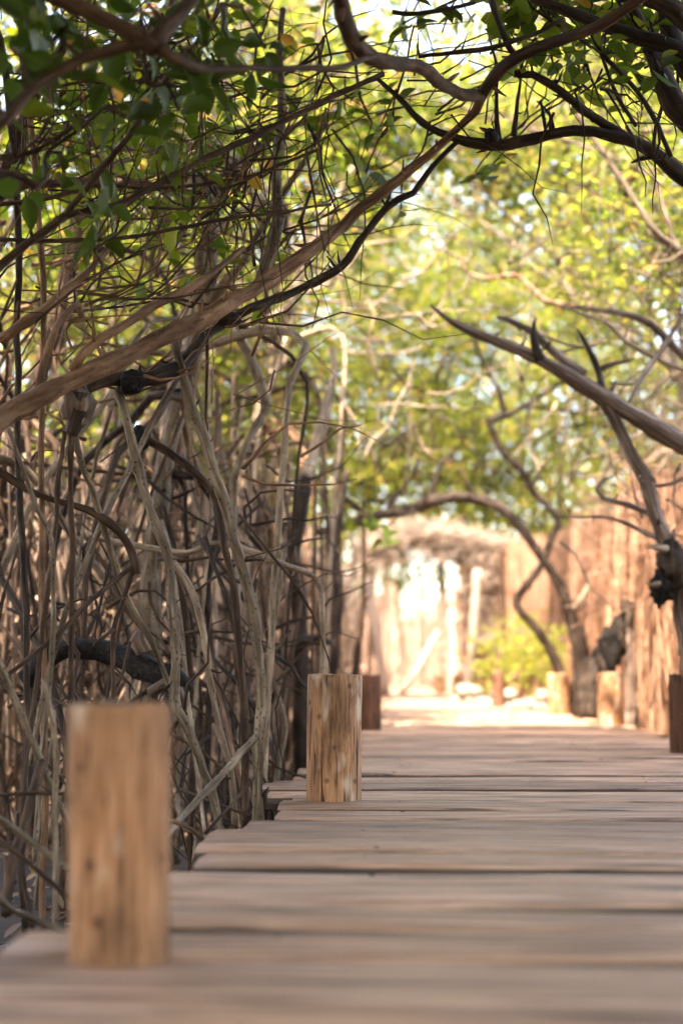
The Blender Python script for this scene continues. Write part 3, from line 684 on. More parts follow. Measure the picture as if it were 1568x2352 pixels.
tr.pic('branch', [(1566, 1300, Y0), (1538, 1254, Y0), (1519, 1217, Y0), (1504, 1177, Y0), (1494, 1137, Y0), (1479, 1092, Y0), (1454, 1052, Y0), (1434, 1007, Y0), (1414, 967, Y0), (1390, 930, Y0), (1372, 905, Y0)], [46, 38, 34, 33, 32, 29, 26, 24, 22], sides=10)
tr.pic('branch', [(1700, 1090, Y0 + .3), (1630, 1058, Y0 + .2), (1568, 1020, Y0 + .1), (1534, 1000, Y0), (1484, 971, Y0), (1434, 942, Y0), (1399, 920, Y0), (1359, 895, Y0), (1324, 874, Y0), (1284, 850, Y0), (1249, 831, Y0), (1209, 812, Y0), (1159, 792, Y0), (1109, 772, Y0), (1059, 750, Y0), (1019, 726, Y0), (987, 700, Y0)], [54, 54, 52, 50, 46, 44, 40, 38, 34, 30, 28, 26, 24, 14, 5], sides=12)
tr.pic('branch', [(1340, 860, Y0 + .05), (1305, 838, Y0 + .08), (1262, 800, Y0 + .1), (1225, 765, Y0 + .1), (1180, 742, Y0 + .15), (1142, 728, Y0 + .2)], [26, 24, 20, 16, 8])
tr.pic('stub', [(1240, 828, Y0 - .02), (1231, 800, Y0 - .02), (1224, 768, Y0 - .02), (1226, 742, Y0 - .02), (1230, 730, Y0)], [30, 24, 18, 8, 3], 'bark_dark')
tr.pic('stub', [(1388, 905, Y0 + .05), (1372, 850, Y0 + .1), (1356, 812, Y0 + .1), (1340, 780, Y0 + .1), (1325, 755, Y0 + .1)], [14, 16, 16, 12, 4], 'bark_dark')
tr.pic('branch', [(1375, 850, Y0 + .1), (1410, 835, Y0 + .1), (1456, 825, Y0 + .1)], [16, 12, 5])
tr.pic('branch', [(1470, 1115, Y0), (1520, 1115, Y0), (1580, 1096, Y0)], [8, 9])
tr.pic('branch', [(1500, 1185, Y0), (1440, 1160, Y0 + .2), (1385, 1145, Y0 + .4), (1372, 1130, Y0 + .4), (1384, 1105, Y0 + .5), (1410, 1095, Y0 + .5)], [14, 10, 5])
tr.pic('branch', [(1508, 1235, Y0), (1450, 1208, Y0 + .2), (1400, 1188, Y0 + .4), (1340, 1186, Y0 + .6), (1285, 1188, Y0 + .8)], [12, 8, 5])
tr.pic('branch', [(1440, 930, Y0), (1480, 860, Y0 + .2), (1520, 800, Y0 + .3), (1560, 740, Y0 + .4), (1600, 690, Y0 + .4)], [10, 12, 14])
tr.pic('branch', [(1320, 705, Y0 + .6), (1380, 712, Y0 + .6), (1440, 722, Y0 + .6), (1490, 740, Y0 + .6), (1530, 780, Y0 + .6), (1600, 850, Y0 + .6)], [8, 17, 19, 20], 'dead_wood')
tr.pic('branch', [(1280, 700, Y0 + .5), (1330, 720, Y0 + .5), (1390, 745, Y0 + .5), (1440, 785, Y0 + .5), (1500, 820, Y0 + .5), (1590, 860, Y0 + .5)], [5, 9, 11, 10], 'bark_pale')
tr.pic('branch', [(1400, 880, Y0 + .3), (1450, 880, Y0 + .3), (1490, 855, Y0 + .4), (1505, 820, Y0 + .5)], [8, 8, 6], 'bark_pale')
tr.pic('branch', [(1250, 770, Y0 + .3), (1300, 790, Y0 + .3), (1350, 795, Y0 + .3), (1385, 780, Y0 + .4), (1400, 755, Y0 + .4)], [6, 7, 5], 'bark_pale')
tr.pic('branch', [(1320, 705, 8.3), (1255, 690, 8.6), (1215, 655, 9), (1185, 632, 9.2), (1120, 638, 9.3), (1075, 625, 9.4), (1058, 595, 9.4)], [14, 13, 10, 6], 'bark_tan')

# arching trunk over the far walk
t3 = Tree('thin dark tree arching left over the far end of the boardwalk', ground_at(1336, 1660, -.2), 'bark_dark')
Y3 = 11.9
t3.pic('trunk', [(1345, 1690, Y3), (1338, 1606, Y3), (1338, 1536, Y3), (1332, 1476, Y3), (1314, 1416, Y3), (1294, 1361, Y3), (1269, 1316, Y3), (1249, 1288, Y3), (1222, 1246, Y3), (1189, 1203, Y3), (1148, 1165, Y3), (1104, 1147, Y3), (1054, 1140, Y3), (1009, 1147, Y3), (979, 1153, Y3), (934, 1172, Y3), (884, 1181, Y3), (849, 1184, Y3), (814, 1198, Y3), (784, 1211, Y3), (730, 1222, Y3 - .2)], [54, 46, 36, 30, 26, 24, 22, 22, 22, 26, 26, 26, 28, 24, 26, 24, 22, 20], sides=10)
t3.pic('branch', [(1310, 1600, Y3), (1292, 1556, Y3), (1264, 1491, Y3), (1234, 1446, Y3), (1199, 1406, Y3), (1190, 1378, Y3), (1224, 1331, Y3), (1249, 1291, Y3), (1269, 1236, Y3), (1284, 1191, Y3), (1254, 1157, Y3), (1224, 1127, Y3), (1212, 1097, Y3), (1184, 1067, Y3), (1154, 1037, Y3), (1134, 997, Y3), (1121, 968, Y3)], [24, 22, 20, 18, 18, 18, 17, 15])
t3.pic('branch', [(1118, 970, Y3), (1164, 954, Y3), (1214, 927, Y3), (1259, 897, Y3), (1299, 872, Y3)], [16, 14, 10, 8])
t3.pic('branch', [(1158, 954, Y3), (1150, 920, Y3), (1139, 882, Y3), (1114, 837, Y3), (1094, 792, Y3), (1085, 740, Y3)], [13, 11, 8])
t3.pic('branch', [(1200, 934, Y3), (1260, 938, Y3), (1330, 946, Y3), (1380, 935, Y3)], [9, 9, 6])
t3.pic('branch', [(987, 1152, Y3), (999, 1107, Y3), (1014, 1067, Y3), (1039, 1037, Y3)], [14, 12, 8])
t3.pic('branch', [(884, 1178, Y3), (919, 1127, Y3), (949, 1090, Y3), (960, 1050, Y3)], [13, 11, 7])
t3.pic('branch', [(842, 1184, Y3), (800, 1150, Y3), (740, 1128, Y3), (700, 1130, Y3)], [12, 12, 8])
t3.pic('root_flare', [(1338, 1610, Y3), (1300, 1638, Y3), (1260, 1655, Y3)], [30, 24, 10])

# dead arched stump beside the tan post
st = Tree('bleached dead stump bent into an arch beside the reed fence', ground_at(1400, 1668, -.1), 'dead_wood', 'stump', None, 'dead_stump')
st.pic('trunk', [(1352, 1650, 10.2), (1366, 1560, 10.2), (1385, 1515, 10.2), (1408, 1480, 10.2), (1432, 1440, 10.2), (1446, 1408, 10.2)], [84, 66, 60, 62, 62, 44], 'bark_dark', 12)
lump(st, 'hollow_shade', 1402, 1488, 10.12, 44, 96, 'black_rot', 9, .8, .4)  # black lump; its colour stands in for the shade of a cavity
st.pic('trunk', [(1424, 1388, 10.1), (1446, 1396, 10.1), (1456, 1430, 10.1), (1457, 1501, 10.1), (1451, 1576, 10.1), (1440, 1690, 10.1)], [20, 42, 44, 38, 40, 50], 'dead_wood', 12)
st.pic('splinter', [(1320, 1400, 10.3), (1340, 1365, 10.3), (1356, 1338, 10.3)], [20, 16, 8], 'bark_pale')

# dark boughs overhead at the upper right
tq = Tree('black-barked tree whose twisted boughs hang across the upper right corner', (2.2, 4.7, GZ), 'bark_dark')
tq.limb('trunk', [(2.2, 4.7, GZ - .2), (2.1, 4.7, .5), (1.95, 4.65, 1.1), (1.75, 4.6, 1.6), at(1700, 520, 4.55)], [.09, .08, .07, .06, .045], 10)
tq.pic('branch', [(1700, 520, 4.55), (1630, 465, 4.55), (1568, 413, 4.5), (1534, 385, 4.5), (1484, 347, 4.5), (1434, 325, 4.5), (1384, 311, 4.5), (1334, 302, 4.5), (1284, 305, 4.5), (1224, 319, 4.5), (1164, 330, 4.5), (1114, 331, 4.5), (1069, 326, 4.5), (1024, 312, 4.5), (984, 294, 4.5), (949, 263, 4.5), (909, 220, 4.5), (859, 175, 4.5)], [42, 40, 36, 30, 28, 26, 27, 28, 24, 18, 14, 10], sides=10)
tq.pic('branch', [(1455, 322, 4.5), (1414, 298, 4.5), (1374, 278, 4.5), (1334, 250, 4.45), (1299, 220, 4.4), (1264, 195, 4.4), (1224, 172, 4.4), (1180, 170, 4.4)], [20, 22, 22, 20, 16])
tq.pic('branch', [(1690, 150, 4.1), (1568, 116, 4.0), (1509, 97, 4.0), (1459, 82, 4.0), (1409, 65, 4.0), (1349, 45, 4.0), (1284, 20, 4.0), (1219, -5, 4.0)], [44, 38, 32, 22])
tq.pic('branch', [(1640, 330, 4.2), (1568, 270, 4.2), (1530, 200, 4.2), (1500, 120, 4.2), (1470, 60, 4.2), (1430, -10, 4.2)], [60, 54, 44, 36])
tq.pic('branch', [(1620, 200, 4.1), (1568, 150, 4.1), (1540, 90, 4.1), (1530, 20, 4.1), (1500, -40, 4.1)], [50, 46, 40])
tq.pic('branch', [(1600, 60, 3.9), (1540, 20, 3.9), (1480, -5, 3.9)], [60, 50, 40])
tq.pic('branch', [(1540, 360, 4.3), (1490, 250, 4.3), (1440, 180, 4.3), (1380, 120, 4.3), (1350, 60, 4.3)], [12, 12, 10])
tq.pic('branch', [(1500, 350, 4.4), (1505, 290, 4.4), (1520, 240, 4.4), (1510, 190, 4.4)], [10, 9])
tq.pic('branch', [(1460, 290, 4.4), (1420, 220, 4.4), (1390, 150, 4.4), (1370, 100, 4.4)], [10, 9, 7])
tq.pic('branch', [(960, 130, 3.9), (1040, 120, 3.9), (1130, 110, 3.9), (1220, 80, 3.9), (1290, 45, 3.9)], [10, 12, 12, 9])
tq.pic('branch', [(900, 27, 3.8), (960, 32, 3.8), (1030, 22, 3.8), (1090, 5, 3.8)], [11, 11, 10])
tq.pic('branch', [(1145, 325, 4.5), (1142, 280, 4.5), (1140, 210, 4.45), (1138, 140, 4.4)], [16, 13, 10, 8])
tq.pic('branch', [(1180, 312, 4.5), (1184, 250, 4.5), (1195, 180, 4.5)], [14, 10, 7])
tq.pic('branch', [(1128, 0, 3.9), (1148, 60, 3.9), (1170, 110, 3.95), (1190, 140, 4.0)], [16, 16, 12])
tq.pic('branch', [(1135, 320, 4.48), (1128, 312, 4.44), (1122, 300, 4.42)], [26, 30, 18], 'black_rot')
tq.pic('branch', [(1270, 295, 4.5), (1262, 265, 4.5), (1232, 232, 4.5)], [10, 8, 4])
tq.pic('branch', [(1240, 230, 4.45), (1250, 280, 4.48), (1252, 305, 4.5)], [7, 7])

# pale stems crossing behind at right and left
def lone(label, pts, w, mat, extra=()):
    t = Tree(label, at(*pts[0]), mat, 'tree', 'slim stems standing free', 'slim_tree')
    t.pic('trunk', pts, w, mat, 8)
    for p, ww in extra: t.pic('branch', p, ww, mat, 7)
    return t
sl1 = lone('slim pale stem slanting down right under the dark upper right bough', [(1620, 1500, 8.2), (1610, 900, 8.2), (1590, 630, 8.2), (1555, 575, 8.1), (1500, 530, 8.0), (1460, 470, 8.0), (1415, 400, 8.0), (1360, 320, 8.0), (1310, 240, 8.0)], [24, 22, 18, 15, 13, 10], 'bark_grey',
    [([(1560, 575, 8.1), (1540, 540, 8.1), (1520, 470, 8.1), (1490, 380, 8.1)], [14, 12, 8])])
sl2 = lone('thin dark sapling with hanging leaves behind the sharp left post', [(812, 1640, 9.6), (818, 1520, 9.6), (828, 1450, 9.6), (834, 1380, 9.6), (836, 1290, 9.6), (834, 1200, 9.6), (836, 1150, 9.6)], [24, 16, 10, 9], 'bark_brown')
sl3 = lone('dark crooked trunk rising behind the left roots toward a pale upper stem', [(690, 1800, 7.8), (692, 1620, 7.8), (690, 1480, 7.8), (680, 1330, 7.8), (672, 1260, 7.8), (690, 1170, 7.8), (702, 1095, 7.8)], [40, 36, 34, 38, 38, 28], 'bark_dark',
    [([(672, 1262, 7.8), (640, 1200, 7.8), (610, 1160, 7.9)], [24, 16, 8])])
sl3.pic('branch', [(700, 1100, 7.8), (725, 1020, 7.9), (748, 940, 8.0), (765, 870, 8.1), (762, 800, 8.2)], [26, 26, 22, 12], 'bark_pale')
sl3.pic('branch', [(640, 1500, 7.7), (700, 1470, 7.75), (760, 1475, 7.8)], [22, 26, 16], 'bark_dark')
sl4 = lone('dark stem behind the sharp post, left of the far bright fence', [(760, 1640, 9.2), (764, 1540, 9.2), (772, 1430, 9.2), (776, 1330, 9.2), (765, 1260, 9.2), (780, 1180, 9.2), (796, 1080, 9.2)], [30, 30, 26, 20, 12], 'bark_dark')
sl5 = lone('pale stem dropping from the canopy to a dark knot left of centre', [(540, 752, 5.6), (575, 827, 5.6), (600, 890, 5.6), (612, 935, 5.6), (605, 950, 5.6), (570, 1012, 5.5), (545, 1077, 5.5), (540, 1130, 5.5), (548, 1400, 5.5), (560, 1850, 5.5)], [24, 22, 26, 18, 16, 15, 15], 'bark_pale')
sl6 = lone('pale crooked root branch lying level across the left thicket', [(200, 1225, 5.0), (250, 1241, 5.0), (350, 1261, 5.0), (425, 1271, 5.0), (500, 1246, 5.0), (565, 1262, 5.0), (650, 1296, 5.0), (725, 1331, 5.1), (740, 1420, 5.1), (742, 1700, 5.1)], [15, 14, 14, 12], 'bark_pale')
sl7 = lone('thin grey upright root left of the sharp post', [(652, 1270, 5.2), (640, 1360, 5.2), (622, 1461, 5.2), (615, 1541, 5.2), (640, 1610, 5.2), (655, 1676, 5.2), (640, 1760, 5.2), (628, 1850, 5.2)], [11, 12, 13], 'bark_grey')

# ---------------------------------------------------------------- filler roots and twigs of the left thicket
def picrand(x0, x1, y0, y1): return random.uniform(x0, x1), random.uniform(y0, y1)
BARKS = ['bark_grey', 'bark_brown', 'bark_tan', 'bark_dark', 'bark_pale', 'bark_brown', 'bark_dark']
def prop_root_world(t, top, foot, r0, mat, start=None):
    mid = Vector(top).lerp(Vector(foot), .45)
    out = Vector((foot[0] - top[0], foot[1] - top[1], 0)) * .22
    if random.random() < .3:
        hv = Vector((foot[0] - top[0], foot[1] - top[1], 0)); h = top[2] - foot[2]
        P = [Vector(top)] + [Vector(top) + hv * math.sin(a_) + Vector((0, 0, -h * (1 - math.cos(a_)))) for a_ in (.4, .75, 1.1, 1.35)] + [Vector(foot)]
    else:
        P = [top, Vector(top).lerp(mid, .5) + out * .7 + Vector((0, 0, .04)), mid + out, Vector(foot).lerp(mid, .35) + out * .5, (Vector(foot) * 2 + mid) / 3 + out * .2, foot]
    if start is not None: P = [Vector(start), Vector(start).lerp(Vector(P[0]), .6) + Vector((0, 0, .07))] + P
    P = [Vector(p) + Vector((random.gauss(0, .014), random.gauss(0, .014), 0)) for p in P]
    t.limb('prop_root', P, [r0 * 1.3] * (len(P) - 6) + [r0 * 1.1, r0, r0, r0 * .95, r0, r0 * 1.1], 6, .09, .05, mat, .003)

# mid trees of the left thicket: trunk on stilts, boughs, twigs, foliage
def mid_tree(label, x, y, lean, h, nroots, crown, seed, bark='bark_grey', ncl=60, leaf='leaf', rootmats=None, zlo=1.7, rspread=1.25, spread=.16, per=26, lsize=.085, aloft=False):
    r = random.Random(seed); nr = np.random.default_rng(seed)
    gz = ground_z(x, y)
    t = Tree(label, (x, y, gz), bark)
    zt = gz + r.uniform(.9, 1.3)
    top = Vector((x + lean[0], y + lean[1], gz + h))
    P = [Vector((x, y, zt - .1)), Vector((x, y, zt + .25))]
    for k in range(1, 6):
        f = k / 5
        p = Vector((x, y, zt + .25)).lerp(top, f); p.z += .35 * math.sin(f * math.pi) * (1 if lean[0] else 0)
        P.append(p + Vector((r.uniform(-.09, .09), r.uniform(-.09, .09), r.uniform(-.05, .05))))
    r0 = r.uniform(.045, .065)
    t.limb('trunk', P, list(np.linspace(r0, r0 * .35, len(P))), 9, .1, .07, None, .004)
    for k in range(nroots):
        a = r.uniform(0, 6.283); d = r.uniform(.1, rspread)
        fx, fy = x + math.cos(a) * d, y + math.sin(a) * d
        le = left_edge(fy) - .12
        if fx > le and x < 0.5: fx = le - r.uniform(0, .1)
        f = r.uniform(-.1, 1.0)
        tp = P[1].lerp(P[3], max(f, 0)) if f > 0 else P[0] + Vector((0, 0, r.uniform(-.02, .1)))
        sp = tp if f > .25 else None
        if f > .25:                                      # dropped from a side bough
            tp = tp + Vector((math.cos(a), math.sin(a), 0)) * d * r.uniform(.2, .75) + Vector((0, 0, r.uniform(-.35, .05)))
        prop_root_world(t, tp, (fx, fy, ground_z(fx, fy) - .1), r.uniform(.007, .016), r.choice(rootmats or BARKS), sp)
    # boughs
    tips = []
    for k in range(7):
        s0 = P[r.randrange(3, len(P))]
        c = Vector(crown[0])
        e = c + Vector((r.gauss(0, .55) * crown[1][0], r.gauss(0, .55) * crown[1][1], r.gauss(0, .5) * crown[1][2]))
        if blocked(*e): e.z = max(e.z, 2.5)
        q = arc(s0, e, (r.uniform(-.15, .15), r.uniform(-.15, .15), r.uniform(-.05, .25)), 4, .07, r)
        t.limb('branch', q, list(np.linspace(r0 * .5, r0 * .16, len(q))), 6, .12, .06, None, .004)
        tips += q[1:]
    tips += P[4:]
    k = 0; tries = 0
    while k < ncl and tries < ncl * 12:
        tries += 1
        v = nr.normal(0, 1, 3); v /= np.linalg.norm(v); v *= nr.uniform(.25, 1) ** .5
        c = Vector((crown[0][0] + v[0] * crown[1][0], crown[0][1] + v[1] * crown[1][1], crown[0][2] + v[2] * crown[1][2]))
        if c.z < zlo + r.uniform(-.1, .3) or blocked(*c): continue
        if aloft and c.y > 1.5 and abs(c.x) < .27 * c.y + .2 and c.z < .75 + .475 * c.y: continue
        if not aloft and noise.noise((c.x * .9, c.y * .9, c.z * 1.1 + seed)) < -.12: continue
        n0 = min(tips, key=lambda q: (q - c).length_squared)
        t.twig(arc(n0, c, (r.uniform(-.08, .08), r.uniform(-.08, .08), r.uniform(-.06, .06)), 3, .04, r), [.008, .006, .005, .003], 4, .15)
        for m in range(0 if aloft or y > 16 else 2):
            e = c + Vector((r.gauss(0, spread), r.gauss(0, spread), r.gauss(0, spread * .6)))
            t.twig([c, c.lerp(e, .5) + Vector((0, 0, .02)), e], [.004, .003, .002], 3, .2)
        t.cluster(c, per, spread, nr); k += 1
    t.finish(leaf, lsize, nr)
    return t

LT = [  # label, x, y, lean, h, roots, crown centre/radii, ncl, bark
 ('stilt-rooted mangrove just left of the sharp post, roots packed tightly', -.75, 5.6, (.35, .4), 3.0, 20, ((-.6, 6.0, 2.7), (.9, .9, .8)), 18, 'bark_grey'),
 ('mangrove with tangled grey stilt roots filling the left middle', -1.5, 5.4, (.3, .1), 2.9, 15, ((-1.5, 5.4, 2.6), (.9, .9, .7)), 16, 'bark_brown'),
 ('left-edge mangrove behind the hanging root bundle', -2.0, 6.6, (.4, .2), 3.2, 24, ((-1.9, 6.6, 2.9), (1.1, 1.0, .8)), 22, 'bark_grey'),
 ('pale-barked mangrove behind the bent spotted root', -1.0, 7.2, (.6, .5), 3.6, 24, ((-1.0, 7.8, 3.2), (1.1, 1.2, .9)), 30, 'bark_pale'),
 ('far left mangrove half lost behind the root tangle', -2.8, 8.6, (.5, .3), 4.0, 30, ((-2.4, 8.8, 3.6), (1.5, 1.3, 1.1)), 64, 'bark_brown'),
 ('leafy mangrove whose crown hangs left of centre over the walk', -.75, 9.2, (.9, .6), 4.4, 34, ((-1.1, 9.8, 3.6), (1.2, 1.4, 1.3)), 100, 'bark_grey'),
 ('mangrove with brown stilts behind the crooked dark trunk', -1.4, 10.8, (.5, .2), 4.6, 36, ((-1.2, 11.0, 3.9), (1.6, 1.4, 1.3)), 100, 'bark_brown'),
 ('far mangrove with a tall crown left of the arching trunk', -1.1, 12.9, (-.4, .4), 5.4, 26, ((-1.7, 13.4, 4.4), (1.3, 1.4, 1.6)), 120, 'bark_grey'),
 ('tall mangrove whose high crown fills the top centre behind the near boughs', -1.9, 9.6, (1.7, .6), 6.4, 16, ((-1.5, 10.0, 4.9), (1.4, 1.4, .9)), 90, 'bark_grey'),
 ('low leafy mangrove hanging green behind the thin sapling and the sharp post', -1.0, 10.9, (.3, .1), 3.3, 14, ((-.62, 10.8, 2.35), (.75, .9, .85)), 70, 'bark_grey'),
 ('leafy mangrove showing green through the gaps of the left thicket', -1.9, 8.9, (.3, .1), 3.2, 14, ((-1.5, 9.0, 2.4), (.8, .8, .8)), 50, 'bark_grey'),
 ('tall mangrove at far left beyond the thicket', -3.2, 12.6, (.5, .2), 5.2, 24, ((-2.8, 12.8, 4.5), (1.9, 1.6, 1.5)), 110, 'bark_brown'),
 ('distant mangrove left of the bright far fence', -1.2, 15.8, (.5, .2), 5.2, 24, ((-1.0, 16, 4.4), (1.8, 1.6, 1.7)), 110, 'bark_grey'),
 ('distant mangrove deep in the left background', -4.4, 17.0, (.4, .2), 6.0, 14, ((-4, 17, 4.8), (2.2, 2.0, 2.1)), 110, 'bark_brown'),
]
for k, (lab, x, y, lean, h, nroot, crown, ncl, bark) in enumerate(LT):
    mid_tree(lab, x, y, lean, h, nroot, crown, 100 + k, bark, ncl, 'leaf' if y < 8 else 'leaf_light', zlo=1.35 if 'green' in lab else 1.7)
RT = [
 ('leafy tree behind the reed fence at the right edge', 3.2, 8.8, (-.5, .2), 4.2, 4, ((2.7, 9.0, 3.5), (1.4, 1.2, 1.1)), 80, 'bark_brown'),
 ('tall leafy tree over the reed fence, upper right', 3.3, 11.6, (-1.0, .3), 5.4, 4, ((2.4, 12.0, 4.5), (1.7, 1.5, 1.5)), 130, 'bark_grey'),
 ('leafy tree over the fence, right of the zigzag bough', 4.0, 13.8, (-.9, .2), 5.8, 4, ((3.1, 14.0, 4.9), (1.2, 1.5, 1.6)), 120, 'bark_brown'),
 ('sunny yellow-green tree behind the far corner of the reed fence', 4.6, 17.5, (-.6, .2), 6.0, 4, ((4.2, 17.6, 4.8), (2.0, 1.8, 2.0)), 130, 'bark_grey'),
 ('high tree behind the dark upper right bough, closing the sky gap', 3.7, 9.8, (-1.7, .4), 6.6, 3, ((1.9, 10.4, 5.1), (1.8, 1.4, .9)), 110, 'bark_grey'),
 ('tree far right beyond the reed fence', 5.6, 13.0, (-.4, .2), 5.6, 4, ((5.2, 13, 4.6), (1.9, 1.8, 1.7)), 90, 'bark_brown'),
]
for k, (lab, x, y, lean, h, nroot, crown, ncl, bark) in enumerate(RT):
    mid_tree(lab, x, y, lean, h, nroot, crown, 200 + k, bark, ncl, 'leaf_light', zlo=2.0)
# the grove goes on unseen behind and above the camera, added to shade the walk
BT = [
 ('unseen mangrove at the left of the camera, crown added to shade the near planks', -2.0, .6, (.9, .3), 3.9, 12, ((-.5, .6, 3.3), (1.8, 1.8, .7)), 330),
 ('unseen tree right of the near planks, arched over the walk to shade it', 2.7, 1.8, (-1.2, .2), 4.1, 6, ((1.0, 1.5, 3.6), (1.6, 1.8, .7)), 270),
 ('unseen shading mangrove behind the camera on the left', -2.1, -2.6, (1.0, .2), 3.9, 10, ((-.6, -1.9, 3.4), (1.8, 1.8, .8)), 200),
 ('unseen shading tree behind the camera on the right', 2.7, -2.2, (-.9, .2), 3.9, 6, ((1.1, -1.6, 3.5), (1.8, 1.8, .8)), 200),
 ('leafy mangrove added out of view to shade the left thicket', -3.1, 3.4, (.7, .1), 4.4, 8, ((-2.3, 3.5, 3.8), (1.4, 1.3, .6)), 130),
 ('second storey mangrove crown added unseen to keep sun off the near left planks', -2.6, 1.6, (1.4, .1), 5.0, 8, ((-.8, 1.3, 4.4), (1.8, 2.3, .6)), 260),
 ('high-crowned tree over the left edge of the walk, its crown added above the view for shade', -1.9, 3.6, (1.3, .2), 4.9, 16, ((-.3, 3.5, 3.9), (1.7, 1.8, .8)), 260),
 ('high-crowned tree over the right edge of the walk, its crown added above the view for shade', 3.0, 4.8, (-1.4, .2), 5.2, 6, ((1.0, 4.6, 4.3), (1.7, 1.8, .8)), 220),
 ('tall mangrove on the left, its unseen crown added to close the shading roof above the posts', -1.8, 6.9, (1.5, .1), 5.9, 16, ((-.5, 5.7, 4.8), (1.4, 1.5, .8)), 180),
 ('mangrove in the near left grove, added out of view to shade the thicket', -3.6, 2.0, (.6, .1), 4.4, 12, ((-2.9, 1.9, 3.5), (1.6, 2.0, .9)), 150),
]
for k, (lab, x, y, lean, h, nroot, crown, ncl) in enumerate(BT):
    mid_tree(lab, x, y, lean, h, nroot, crown, 300 + k, 'bark_brown', ncl, 'leaf', zlo=2.6, spread=.26, per=44, lsize=.135, aloft=True)
# unseen low growth added beside and behind the camera to darken the near planks
for k, (lab, x, y, crown, ncl) in enumerate([
    ('unseen leafy mangrove added close on the right to darken the near planks', 3.2, 1.4, ((3.0, 1.5, 1.5), (.8, 2.0, 1.6)), 150),
    ('unseen leafy mangrove added close on the left of the camera to cut light', -2.7, -.6, ((-2.3, -.4, 1.5), (.9, 1.5, 1.6)), 130),
    ('unseen leafy tree added behind the camera at the left to block sky light', -1.9, -3.8, ((-1.2, -3.6, 1.9), (1.5, .7, 1.5)), 130),
    ('unseen leafy tree added behind the camera at the right to block sky light', 2.6, -3.8, ((2.0, -3.6, 1.9), (1.5, .7, 1.5)), 130)]):
    mid_tree(lab, x, y, (.1, .1), 3.2, 5, crown, 350 + k, 'bark_brown', ncl, 'leaf', zlo=.3, spread=.22, per=40, lsize=.12)
# sunny trees just beyond the far fence
FT = [
 ('sunlit tree directly behind the far stick fence', .6, 29.0, (.2, -.4), 10.0, 3, ((.8, 28.6, 6.0), (2.3, 1.6, 4.4)), 430),
 ('sunlit tree behind the far fence, right of the brush shelter', 3.6, 28.2, (-.2, -.4), 10.0, 3, ((3.6, 28.0, 6.0), (2.3, 1.6, 4.2)), 500),
 ('sunlit tree behind the far fence, left of the pale poles', -2.6, 28.0, (.3, -.4), 9.0, 3, ((-2.2, 27.6, 5.6), (2.2, 1.6, 4.0)), 440),
 ('tall pale tree in the left distance behind the white poles', -3.6, 22.0, (.3, -.2), 8.0, 6, ((-3.3, 22, 5.0), (2.0, 1.6, 3.2)), 330),
 ('tall yellow-green tree in the right distance over the fence corner', 5.4, 22.5, (-.6, -.2), 8.5, 3, ((5.0, 22.4, 5.6), (2.2, 1.8, 3.4)), 360),
 ('high crown over the far walk, dark against the sky gap', 4.8, 15.8, (-2.8, -.3), 7.8, 3, ((2.4, 15.7, 6.7), (1.5, 1.0, 1.5)), 230),
 ('high light-leaved crown leaning over the far walk from the left', -2.8, 15.4, (2.4, -.2), 7.6, 5, ((-.6, 15.6, 6.6), (1.5, 1.0, 1.5)), 230),
 ('tallest far tree, its top filling the middle of the bright canopy', 2.2, 31.5, (.1, -.3), 12.0, 3, ((2.0, 31.2, 8.0), (2.8, 1.8, 4.6)), 520),
]
for k, (lab, x, y, lean, h, nroot, crown, ncl) in enumerate(FT):
    mid_tree(lab, x, y, lean, h, nroot, crown, 400 + k, 'bark_grey', ncl, 'leaf_light', zlo=1.6, spread=.3, per=36, lsize=.14)

# ---------------------------------------------------------------- twig tangle of the near left canopy
def tangle(t, n, box, yr, ang, length, wr, seed, curve=.5):
    r = random.Random(seed)
    for k in range(n):
        px = r.uniform(box[0], box[2]); py = r.uniform(box[1], box[3]); Y = r.uniform(*yr)
        a = R(r.gauss(*ang)); L = r.uniform(*length)
        pts = []; curv = r.gauss(0, curve)
        m = 5
        for q in range(m + 1):
            f = q / m
            aa = a + curv * (f - .5) + r.gauss(0, .22)
            pts.append((px, py, Y)); px += math.cos(aa) * L / m; py -= math.sin(aa) * L / m; Y += r.uniform(-.05, .06)
        ww = r.uniform(*wr)
        P = [at(*p) for p in pts]
        rad = [w_ / 3267 * Y / 2 for w_ in np.linspace(ww, ww * .22, m + 1)]
        if ww > 7.5: t.limb('twig', P, rad, 6, .08, .06, None, .002)
        else: t.twig(P, rad, 5, .08, .0025)
# mostly rising to the right, some level, some hanging straight down
tangle(ta, 26, (-60, 60, 600, 480), (2.9, 3.9), (28, 30), (200, 520), (3, 8.5), 1)
tangle(tc_, 58, (-60, 180, 620, 760), (3.4, 4.8), (24, 24), (200, 620), (3, 9), 2)
tangle(tb, 50, (-60, 420, 560, 960), (3.8, 5.4), (34, 30), (160, 480), (3, 10), 3)
tangle(td, 34, (250, 150, 800, 600), (4.2, 5.6), (40, 35), (160, 420), (3, 9), 4)
tangle(tc_, 34, (60, 80, 760, 420), (3.4, 4.8), (-88, 7), (180, 520), (3, 7.5), 5)
tangle(td, 26, (380, 60, 800, 520), (4.2, 5.2), (-86, 6), (160, 420), (3.5, 10), 6)
tangle(tq, 55, (860, 0, 1560, 330), (4.2, 5.4), (60, 50), (80, 330), (2.5, 7), 7)
tangle(tq, 18, (840, 60, 1500, 300), (4.0, 5.2), (15, 20), (120, 380), (2.5, 7), 8)
tangle(tq, 34, (1250, 0, 1600, 320), (4.0, 4.8), (-50, 25), (100, 330), (3, 10), 9)
tangle(tr, 40, (1240, 700, 1600, 1250), (6.8, 8.2), (30, 60), (60, 260), (2.5, 7), 10)
tangle(t3, 40, (820, 880, 1420, 1190), (11.5, 13), (60, 60), (60, 220), (3, 8), 12)
